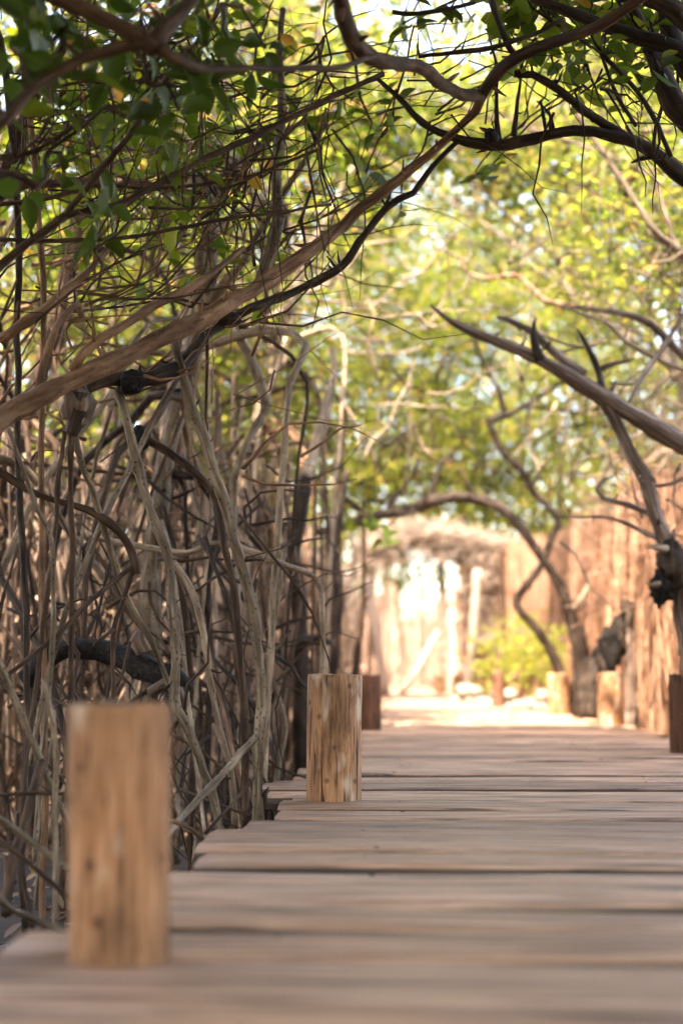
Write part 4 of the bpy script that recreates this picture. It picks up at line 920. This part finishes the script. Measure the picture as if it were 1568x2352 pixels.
tangle(sl1, 60, (1180, 560, 1600, 1120), (8.0, 11.0), (50, 70), (80, 300), (3, 9), 31, .9)
tangle(sl5, 46, (560, 640, 1000, 1150), (8.0, 12.0), (60, 50), (100, 320), (4, 12), 32, .8)
tangle(sl4, 30, (700, 850, 1150, 1180), (9.5, 12.0), (40, 60), (80, 240), (3, 8), 33, .8)
# dry fallen sticks and thin stilts, low in the thicket
tangle(te, 40, (-80, 1150, 620, 1900), (4.3, 6.2), (-78, 16), (200, 620), (5, 13), 13)
tangle(td, 30, (180, 1150, 700, 1850), (4.6, 6.2), (-100, 18), (200, 560), (5, 13), 14)
tangle(te, 46, (-80, 1250, 660, 1900), (4.4, 6.4), (20, 40), (100, 360), (4, 12), 15, 1.2)
tangle(td, 60, (-40, 1050, 680, 1800), (4.6, 7.0), (-40, 60), (120, 420), (4, 13), 16, 1.6)
tangle(tb, 50, (-60, 560, 700, 1150), (4.4, 6.5), (20, 70), (120, 380), (3, 11), 17, 1.4)
tangle(ta, 50, (-60, -20, 640, 420), (3.2, 4.6), (10, 50), (140, 420), (2.5, 7), 18, 1.0)
tangle(td, 36, (420, 40, 900, 560), (4.6, 6.2), (50, 60), (100, 340), (2.5, 7), 19, 1.0)
tangle(tr, 40, (980, 560, 1600, 1000), (7.2, 9.0), (40, 70), (80, 300), (2.5, 7), 20, 1.0)

# ---------------------------------------------------------------- near leaves, each its own part
def big_leaf_mesh(name, mat, curl, fold, seed):
    """obovate leathery leaf, stalk at origin, blade along +x, length 1"""
    n = 9; V = []
    for k in range(n + 1):
        f = k / n
        wd = .265 * (math.sin(math.pi * f ** 0.85) ** .75) if 0 < k < n else .004
        z0 = -curl * f * f; x = f
        for s in (-1, -.55, 0, .55, 1):
            V.append((x * .9 + .1, s * wd, z0 + fold * abs(s) * wd * 1.2 + .012 * math.sin(f * 17 + seed) * abs(s)))
    Q = []
    for k in range(n):
        for q in range(4): Q.append([k * 5 + q, (k + 1) * 5 + q, (k + 1) * 5 + q + 1, k * 5 + q + 1])
    b = len(V)
    V += [(-.02, -.012, 0), (-.02, .012, 0), (.12, .010, 0), (.12, -.010, 0)]
    Q.append([b, b + 3, b + 2, b + 1])
    return mesh_from(name, np.array(V), [np.array(Q)], None, True, [mat])
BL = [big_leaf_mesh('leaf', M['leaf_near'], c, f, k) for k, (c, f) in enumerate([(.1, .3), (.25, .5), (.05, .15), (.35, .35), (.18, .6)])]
BLG = [big_leaf_mesh('leaf', M['leaf'], c, f, k + 9) for k, (c, f) in enumerate([(.1, .3), (.25, .5), (.3, .2)])]
BLO = big_leaf_mesh('leaf', M['leaf_orange'], .15, .35, 3)
def rosette(t, px, py, Y, n, L, meshes, seed, stalk=True):
    r = random.Random(seed); c = at(px, py, Y); base = wpos(t.o)
    axis = Vector((r.uniform(-.5, .5), r.uniform(-.6, .2), r.uniform(-.5, .9))).normalized()
    for k in range(n):
        a = k / n * 6.283 + r.uniform(-.4, .4)
        q = axis.to_track_quat('Z', 'Y')
        d = q @ Vector((math.cos(a), math.sin(a), r.uniform(-.25, .55)))
        d.normalize(); d.z -= .25; d.normalize()
        up = (axis + Vector((r.uniform(-.5, .5), r.uniform(-.5, .5), r.uniform(-.2, .4)))).normalized()
        s = up.cross(d).normalized(); u = d.cross(s)
        m = Matrix((d, s, u)).transposed().to_euler()
        l = L * r.uniform(.75, 1.2)
        link('leaf', r.choice(meshes), t.o, tuple(c - base + d * .004), tuple(m), (l, l * r.uniform(.85, 1.15), l))
    if stalk:
        n0 = min(t.nodes, key=lambda v: (v - c).length_squared)
        t.twig(arc(n0, c, (0, 0, .03), 3, .02, r), [.0045, .004, .0035, .003], 5, .06)
NEAR = [(60, 55, 2.7), (30, 110, 2.6), (150, 105, 2.75), (95, 95, 2.8), (215, 55, 2.8), (120, 25, 2.7), (255, 95, 2.9), (40, 170, 2.75), (185, 165, 2.8),
        (310, 170, 3.0), (420, 165, 3.1), (480, 120, 3.1), (530, 95, 3.2), (410, 255, 3.1), (440, 230, 3.1), (470, 190, 3.2), (520, 255, 3.2), (240, 190, 3.0), (350, 200, 3.0),
        (70, 310, 3.1), (130, 250, 3.0), (20, 240, 2.9), (230, 560, 3.4), (215, 500, 3.4), (110, 520, 3.4), (250, 470, 3.5), (60, 440, 3.4), (150, 400, 3.3), (380, 320, 3.3),
        (560, 60, 3.3), (610, 110, 3.3), (450, 30, 3.0), (330, 30, 3.0), (580, 160, 3.4), (20, 20, 2.6), (290, 265, 3.1)]
for k, (px, py, Y) in enumerate(NEAR):
    if k % 5 == 4: continue
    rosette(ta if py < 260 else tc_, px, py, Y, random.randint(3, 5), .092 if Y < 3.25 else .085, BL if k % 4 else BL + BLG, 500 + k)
for k, (px, py, Y) in enumerate([(305, 250, 3.2), (640, 75, 3.4), (248, 175, 3.1)]):
    rosette(ta, px, py, Y, 1, .075, [BLO], 700 + k, False)
for k, (px, py, Y) in enumerate([(1090, 395, 5.2), (1130, 380, 5.2), (1230, 90, 4.3), (1300, 150, 4.5), (1400, 100, 4.4), (1450, 40, 4.2), (1330, 210, 4.6), (1160, 15, 4.2), (1220, 30, 4.2), (950, 60, 4.2), (1000, 20, 4.0), (905, 240, 4.6), (870, 300, 4.8), (840, 400, 5.0), (920, 480, 5.2), (1430, 250, 4.6), (1380, 40, 4.2), (1500, 60, 4.0), (1560, 130, 4.0)]):
    rosette(tq, px, py, Y, random.randint(3, 6), .09, BL[:3] + BLG, 800 + k)
for k, (px, py, Y) in enumerate([(870, 1210, 9.5), (885, 1240, 9.5), (850, 1190, 9.5), (800, 1195, 9.4)]):
    rosette(sl2, px, py, Y, 7, .12, BLG, 900 + k)
# looser foliage of the left canopy behind the near boughs
nr = np.random.default_rng(77)
for t, n, box, yr in ((ta, 12, (-60, 0, 620, 420), (3.3, 4.2)), (tc_, 16, (-60, 250, 620, 640), (4.2, 5.6)), (td, 12, (350, 60, 820, 420), (4.8, 6.0)), (tq, 26, (1330, -60, 1620, 130), (3.9, 5.0)), (tq, 8, (1100, -60, 1330, 60), (4.2, 5.2))):
    for k in range(n):
        c = at(random.uniform(box[0], box[2]), random.uniform(box[1], box[3]), random.uniform(*yr))
        t.cluster(c, 9, .10, nr)
        n0 = min(t.nodes, key=lambda v: (v - c).length_squared)
        t.twig(arc(n0, c, (0, 0, .03), 3, .03), [.004, .0035, .003, .002], 4, .1)
for t in (ta, tb, tc_, td, te, tr, t3, st, tq, sl1, sl2, sl3, sl4, sl5, sl6, sl7):
    t.finish('leaf', .085, nr)

# ---------------------------------------------------------------- reed fence on the right
FENCE = [(3.0, 7.2), (2.32, 9.0), (2.28, 10.4), (2.32, 11.8), (2.5, 14.0), (2.95, 17.0), (3.1, 19.5), (2.7, 22.0), (2.2, 23.5)]
FH = [(0, 2.0), (2, 2.05), (5, 1.95), (9, 2.2), (13, 2.4), (20, 2.3)]
fo = empty('reed_fence', (2.05, 11.6, ground_z(2.05, 11.6)), 'tall orange-brown reed fence along the right side of the walk', 'fence')
fp = np.array(FENCE); seg = np.linalg.norm(np.diff(fp, axis=0), axis=1); cum = np.concatenate([[0], np.cumsum(seg)])
def fence_pt(s):
    return np.array([np.interp(s, cum, fp[:, 0]), np.interp(s, cum, fp[:, 1])])
def strips(n, length_fn, pt_fn, wid, lean, mat, name, parent, depth=.12, z0=-.05, clump=9.0):
    s = rng.uniform(0, length_fn, n)
    V = []; Q = []
    r = np.random.default_rng(8)
    for k in range(n):
        p = pt_fn(s[k]); p2 = pt_fn(s[k] + .05); d = p2 - p; d /= np.linalg.norm(d) + 1e-9; nn = np.array([-d[1], d[0]])
        h = np.interp(s[k], [a for a, b in FH], [b for a, b in FH]) * r.uniform(.62, 1.08) + .35 * noise.noise((s[k] * 1.1, 0, 2.0)) if name == 'reeds' else r.uniform(1.3, 2.1) + .45 * noise.noise((s[k] * 1.3, 3, 2.0))
        gz = ground_z(p[0], p[1]) + z0; zb = gz + (r.uniform(0, .5) if r.random() < .3 else 0)
        off = nn * r.uniform(-depth, depth); ln = d * r.normal(0, lean) + d * .18 * noise.noise((s[k] * clump * .2, 1, 1)); bow = nn * r.normal(0, .03); wv = wid * r.uniform(.6, 1.5)
        a = r.uniform(0, 3.14); wd = (d * math.cos(a) + nn * math.sin(a)) * wv
        b = len(V)
        for q, f in enumerate((0, .35, .7, 1)):
            c = p + off + ln * f + bow * math.sin(f * 3.1) ; z = zb + (h - (zb - gz)) * f
            t_ = 1 - .75 * (f == 1)
            V.append((c[0] - wd[0] * t_, c[1] - wd[1] * t_, z)); V.append((c[0] + wd[0] * t_ + nn[0] * .004, c[1] + wd[1] * t_ + nn[1] * .004, z)); V.append((c[0] + nn[0] * wv * 1.2, c[1] + nn[1] * wv * 1.2, z))
        for q in range(3):
            for m in range(3):
                Q.append([b + q * 3 + m, b + q * 3 + (m + 1) % 3, b + q * 3 + 3 + (m + 1) % 3, b + q * 3 + 3 + m])
    V = np.array(V)
    o3 = np.array(tuple(wpos(parent)))
    return tag(link(name, mesh_from(name, V - o3, [np.array(Q)], None, False, [mat]), parent), kind='stuff')
strips(20000, cum[-1], fence_pt, .0032, .24, M['reed'], 'reeds', fo, .2)
for zf in (.35, .95, 1.4):
    P = [(*fence_pt(s), ground_z(*fence_pt(s)) + zf) for s in np.linspace(.1, cum[-1] - .1, 16)]
    Tubes().tube(P, [.018] * len(P), 6, .4, .05).build('rail', M['bark_brown'], fo)
for s in np.arange(.2, cum[-1], 2.0):
    p = fence_pt(s)
    Tubes().tube([(p[0] + .1, p[1] + .08, ground_z(*p) - .3), (p[0] + .1, p[1] + .08, ground_z(*p) + 1.5)], [.035, .03], 7, .3, .05).build('fence_post', M['bark_brown'], fo)

# ---------------------------------------------------------------- far fences of bleached sticks
def far_fence(label, pts, n, mat, wid):
    fpp = np.array(pts); sg = np.linalg.norm(np.diff(fpp, axis=0), axis=1); cm = np.concatenate([[0], np.cumsum(sg)])
    o = empty('stick_fence', (*pts[0], ground_z(*pts[0])), label, 'fence')
    fn = lambda s: np.array([np.interp(s, cm, fpp[:, 0]), np.interp(s, cm, fpp[:, 1])])
    strips(n, cm[-1], fn, wid, .06, mat, 'sticks', o, .08)
    for zf in (.5, 1.4):
        P = [(*fn(s), ground_z(*fn(s)) + zf) for s in np.linspace(0, cm[-1], 8)]
        Tubes().tube(P, [.025] * len(P), 6, .6, .05).build('rail', M['far_stick'], o)
far_fence('pale sunlit stick fence closing the far end of the walk', [(-1.6, 26.5), (.2, 27.5), (2.2, 27.2), (4.0, 25.5)], 3200, M['far_stick'], .009)
far_fence('bleached stick fence at the left of the far sunlit walk', [(-.55, 18.5), (-.35, 21.0), (-.5, 24.0), (-1.6, 26.3)], 2200, M['far_stick'], .007)

# brushwood shelter roof over the far walk, grey and shaggy
sh = empty('brush_shelter', (1.2, 22.5, ground_z(1.2, 22.5)), 'shaggy grey brushwood roof on poles over the far walk', 'shelter')
r = np.random.default_rng(12); V = []; Q = []
for k in range(2600):
    x = r.uniform(.3, 2.9); y = r.uniform(21.9, 23.1)
    top = 2.45 + .22 * math.sin(max(0, min(1, (x - .4) / 2.0)) * 3.14) - .2 * abs(y - 22.7) + .25 * noise.noise((x * 2.2, y * 1.5, 3))
    p = np.array([x, y, top - r.uniform(0, 1) ** 1.8 * (.35 + .35 * (noise.noise((x * 3, y * 2, 8)) + .4) + (1.3 if x > 1.95 else 0))])
    d = np.array([r.normal(0, 1), r.normal(0, .7), r.normal(-.25, .4)]); d /= np.linalg.norm(d); L = r.uniform(.2, .55)
    s = np.cross(d, [0, 0, 1.0]); s /= np.linalg.norm(s) + 1e-6; wv = r.uniform(.004, .011)
    u = np.cross(s, d)
    b = len(V)
    for f in (-.5, .5):
        for a in (0, 2.1, 4.2): V.append(p + d * L * f + wv * (s * math.cos(a) + u * math.sin(a)))
    for m in range(3): Q.append([b + m, b + (m + 1) % 3, b + 3 + (m + 1) % 3, b + 3 + m])
tag(link('brush_roof', mesh_from('brush_roof', np.array(V) - np.array(tuple(sh.location)), [np.array(Q)], None, False, [M['brush']]), sh), kind='stuff')
for (x, y, x2, h) in ((.45, 23.6, .5, 2.1), (2.45, 21.8, 2.4, 2.2), (2.45, 23.6, 2.4, 2.2), (1.95, 22.2, 1.98, 2.3)):
    g = ground_z(x, y)
    Tubes().tube([(x, y, g - .2), (x + .03, y, g + 1.2), (x2, y, h)], [.05, .045, .04], 8, .2, .05).build('pole', M['bark_brown'], sh)
for k in range(3):
    Tubes().tube([(.3, 21.9 + .5 * k, 2.12), (1.5, 21.9 + .5 * k, 2.38), (2.6, 21.9 + .5 * k, 2.1)], [.03, .03, .025], 6, .3, .05).build('rafter', M['bark_brown'], sh)

# leaning pale poles beside the far walk
for k, (a, b, Y, ww, lab) in enumerate([((1066, 1572), (1096, 1308), 20.0, 22, 'tall pale pole leaning right beside the far end of the walk'),
        ((884, 1578), (838, 1325), 19.0, 24, 'white pole leaning left behind the sapling at the far walk'),
        ((922, 1584), (1004, 1452), 20.5, 15, 'short pale pole slanting steeply against the far fence'),
        ((806, 1580), (798, 1322), 18.2, 22, 'upright white pole seen between the dark stems behind the sharp post'),
        ((1040, 1580), (1036, 1400), 21.2, 14, 'slim brownish pole just left of the tall leaning pole')]):
    p0 = at(*a, Y); p1 = at(*b, Y + (.6 if k == 2 else .1))
    p0.z = ground_z(p0.x, p0.y) - .1 if not left_edge(p0.y) < p0.x < right_edge(p0.y) else .0
    rr = ww / 3267 * Y / 2
    o = Tubes().tube([p0, p0.lerp(p1, .5) + Vector((.015, 0, 0)), p1], [rr * 1.1, rr, rr * .85], 10, .15, .04).build('leaning_pole', M['pale_pole'], None, p0)
    tag(o, lab, 'pole', 'pale poles at the far end')

# ---------------------------------------------------------------- stone border and bush
sw = empty('stone_border', (1.75, 15.9, ground_z(1.75, 15.9)), 'low border of pale limestone blocks at the bend of the walk', 'stone wall')
def stone_mesh(seed):
    V = []; nn = 8; m = 6
    for i in range(m + 1):
        th = math.pi * i / m
        for j in range(nn):
            ph = 2 * math.pi * j / nn
            v = Vector((math.sin(th) * math.cos(ph), math.sin(th) * math.sin(ph), math.cos(th)))
            v = Vector([math.copysign(abs(c) ** .6, c) for c in v])
            e = 1 + .22 * noise.noise(v * 1.4 + Vector((seed * 5.1, 0, 0)))
            V.append(tuple(v * e * .5))
    Q = [[i * nn + j, (i + 1) * nn + j, (i + 1) * nn + (j + 1) % nn, i * nn + (j + 1) % nn] for i in range(m) for j in range(nn)]
    return mesh_from('stone', np.array(V), [np.array(Q)], None, True, [M['stone']])
SM = [stone_mesh(k) for k in range(7)]
sr = random.Random(3)
for row in range(4):
    s = -.05 + .06 * (row % 2)
    while s < 1.02:
        L = sr.uniform(.13, .26)
        x = 1.42 + s * 1.05; y = 16.6 - s * 1.5 + sr.uniform(-.03, .03)
        z = ground_z(x, y) + .08 + row * .125
        if not (row == 3 and sr.random() < .3):
            link('stone', sr.choice(SM), sw, (x - 1.75, y - 15.9, z - sw.location.z), (sr.uniform(-.2, .2), sr.uniform(-.2, .2), -.95 + sr.uniform(-.2, .2)), (L * 1.08, sr.uniform(.16, .22), sr.uniform(.12, .16)))
        s += L / 1.8
bu = Tree('bright yellow-green bush glowing in the sun behind the stone border', (2.2, 17.2, ground_z(2.2, 17.2)), 'bark_tan', 'bush', None, 'sunlit_bush')
br = np.random.default_rng(21)
for k in range(26):
    a = random.uniform(0, 6.28); d = random.uniform(0, .75)
    e = Vector((2.2 + math.cos(a) * d, 17.2 + math.sin(a) * d, .25 + random.uniform(.1, .85) * (1 - .5 * d)))
    bu.limb('stem', arc((2.2 + random.uniform(-.08, .08), 17.2, bu.base.z - .05), e, (0, 0, .08), 3, .03), [.012, .01, .007, .004], 5, .12)
    bu.cluster(e, 26, .15, br); bu.cluster(e - Vector((0, 0, .16)), 12, .13, br)
bu.finish('leaf_bush', .085, br, .4)

# ---------------------------------------------------------------- leaf litter, far wood
n = 9000
lx = rng.uniform(-5, 4, n); ly = rng.uniform(.5, 16, n)
keep = np.array([not (left_edge(b) - .05 < a < right_edge(b) + .05) for a, b in zip(lx, ly)])
lx = lx[keep]; ly = ly[keep]
lp = np.array([(a, b, ground_z(a, b) + random.uniform(.005, .05)) for a, b in zip(lx, ly)])
tag(link('leaf_litter', leaves_mesh('leaf_litter', lp, .075, .8, M['litter'], rng, .05)), 'dry brown leaves scattered over the dark mud', 'leaf litter', kind='stuff')
# a few dry leaves fallen on the planks
for k, (px, py) in enumerate([(1010, 1628)]):
    p = ground_at(px, py, .012)
    o = link('fallen_leaf', BLO, None, tuple(p), (0.1, 0.05, .6), (.09, .09, .09)); tag(o, 'single orange leaf lying on the far planks', 'leaf')

fw = Tubes(); fl = []
frn = np.random.default_rng(31)
for k in range(250):  # after the first batch: unseen outer ring added to cut skylight from the sides
    a = frn.uniform(-.62, .62) if k < 130 else frn.uniform(.6, 5.68); d = frn.uniform(29, 44) if abs(a) < .3 or k >= 130 and abs(a - 3.14) > 2.2 else frn.uniform(18 if k < 130 else 10, 42 if k < 130 else 22)
    x, y = math.sin(a) * d + 1, math.cos(a) * d
    if y < 28 and -2 < x < 5: continue
    g = ground_z(x, y); h = frn.uniform(5.0, 9.5)
    fw.tube([(x, y, g - .2), (x + frn.normal(0, .3), y, g + h * .5), (x + frn.normal(0, .6), y, g + h)], [.12, .09, .04], 5, 1.0, .05)
    for c in range(20 if k < 130 else 14):
        cz = g + h * frn.uniform(.05, 1.05)
        c0 = np.array([x + frn.normal(0, 1.1), y + frn.normal(0, 1.1), cz])
        fl.append(c0 + frn.normal(0, .42, (34, 3)))
wo = bpy.data.objects.new('far_wood', None); COL.objects.link(wo); tag(wo, 'sunny mass of far trees beyond the fences, plus an unseen ring added to cut side light', 'trees', kind='stuff')
tag(fw.build('trunks', M['bark_grey'], wo), kind='stuff')
tag(link('foliage', leaves_mesh('foliage', np.vstack(fl), .17, .5, M['leaf_light'], frn), wo), kind='stuff')

# root thicket far back on the left, dry brush behind the reed fence
def sticks(name, label, cat, n, posfn, wid, mat, seed):
    r = np.random.default_rng(seed); V = []; Q = []
    for k in range(n):
        p, d, L, wv = posfn(r)
        s_ = np.cross(d, [.3, .9, .2]); s_ /= np.linalg.norm(s_) + 1e-6; u = np.cross(s_, d)
        bow = s_ * r.normal(0, .06) * L + u * r.normal(0, .06) * L
        b = len(V)
        for f in (0, .33, .67, 1):
            for a in (0, 2.1, 4.2): V.append(p + d * L * f + bow * math.sin(f * 3.14) + wv * (1 - .3 * f) * (s_ * math.cos(a) + u * math.sin(a)))
        for q in range(3):
            for m in range(3): Q.append([b + q * 3 + m, b + q * 3 + (m + 1) % 3, b + q * 3 + 3 + (m + 1) % 3, b + q * 3 + 3 + m])
    o = link(name, mesh_from(name, np.array(V), [np.array(Q)], None, True, [mat]))
    return tag(o, label, cat, kind='stuff')
def far_root(r):
    y = r.uniform(6.5, 24); x = left_edge(y) - .45 - (r.uniform(0, 1) ** 1.3) * (1.2 + .36 * y)
    z = ground_z(x, y) + (0 if r.random() < .7 else r.uniform(.3, 1.8))
    d = np.array([r.normal(0, .32), r.normal(0, .32), 1.0]) if r.random() < .75 else np.array([r.normal(0, 1), r.normal(0, .6), r.normal(0, .4)])
    d /= np.linalg.norm(d); L = r.uniform(.7, 2.2)
    if z + d[2] * L > 1.75: L *= .55
    if x + d[0] * L > left_edge(y) - .2: d[0] = -abs(d[0])
    return np.array([x, y, z]), d, L, r.uniform(.007, .02)
M['root_far'] = simple_mat('pale_root', (.13, .085, .058), (.32, .23, .17), 5, .85, island=True)
sticks('root_thicket', 'mass of pale brown stilt roots deep in the left background', 'roots', 5500, far_root, .01, M['root_far'], 41)
def dry(r):
    y = r.uniform(8.5, 16); x = np.interp(y, [8.5, 11.6, 14, 17], [2.15, 2.2, 2.5, 3.1]) + r.uniform(0, 1.6)
    d = r.normal(0, 1, 3); d[2] = d[2] * .6 + .3; d /= np.linalg.norm(d); L = r.uniform(.25, .8)
    z = ground_z(x, y) + r.uniform(1.0, 2.5)
    return np.array([x, y, z]), d, L, r.uniform(.003, .008)
M['dry_twig'] = simple_mat('dry_twig', (.26, .16, .11), (.42, .29, .21), 5, .85, island=True)
sticks('dry_brush', 'pinkish dry twigs piled behind and above the reed fence', 'brushwood', 2600, dry, .01, M['dry_twig'], 42)
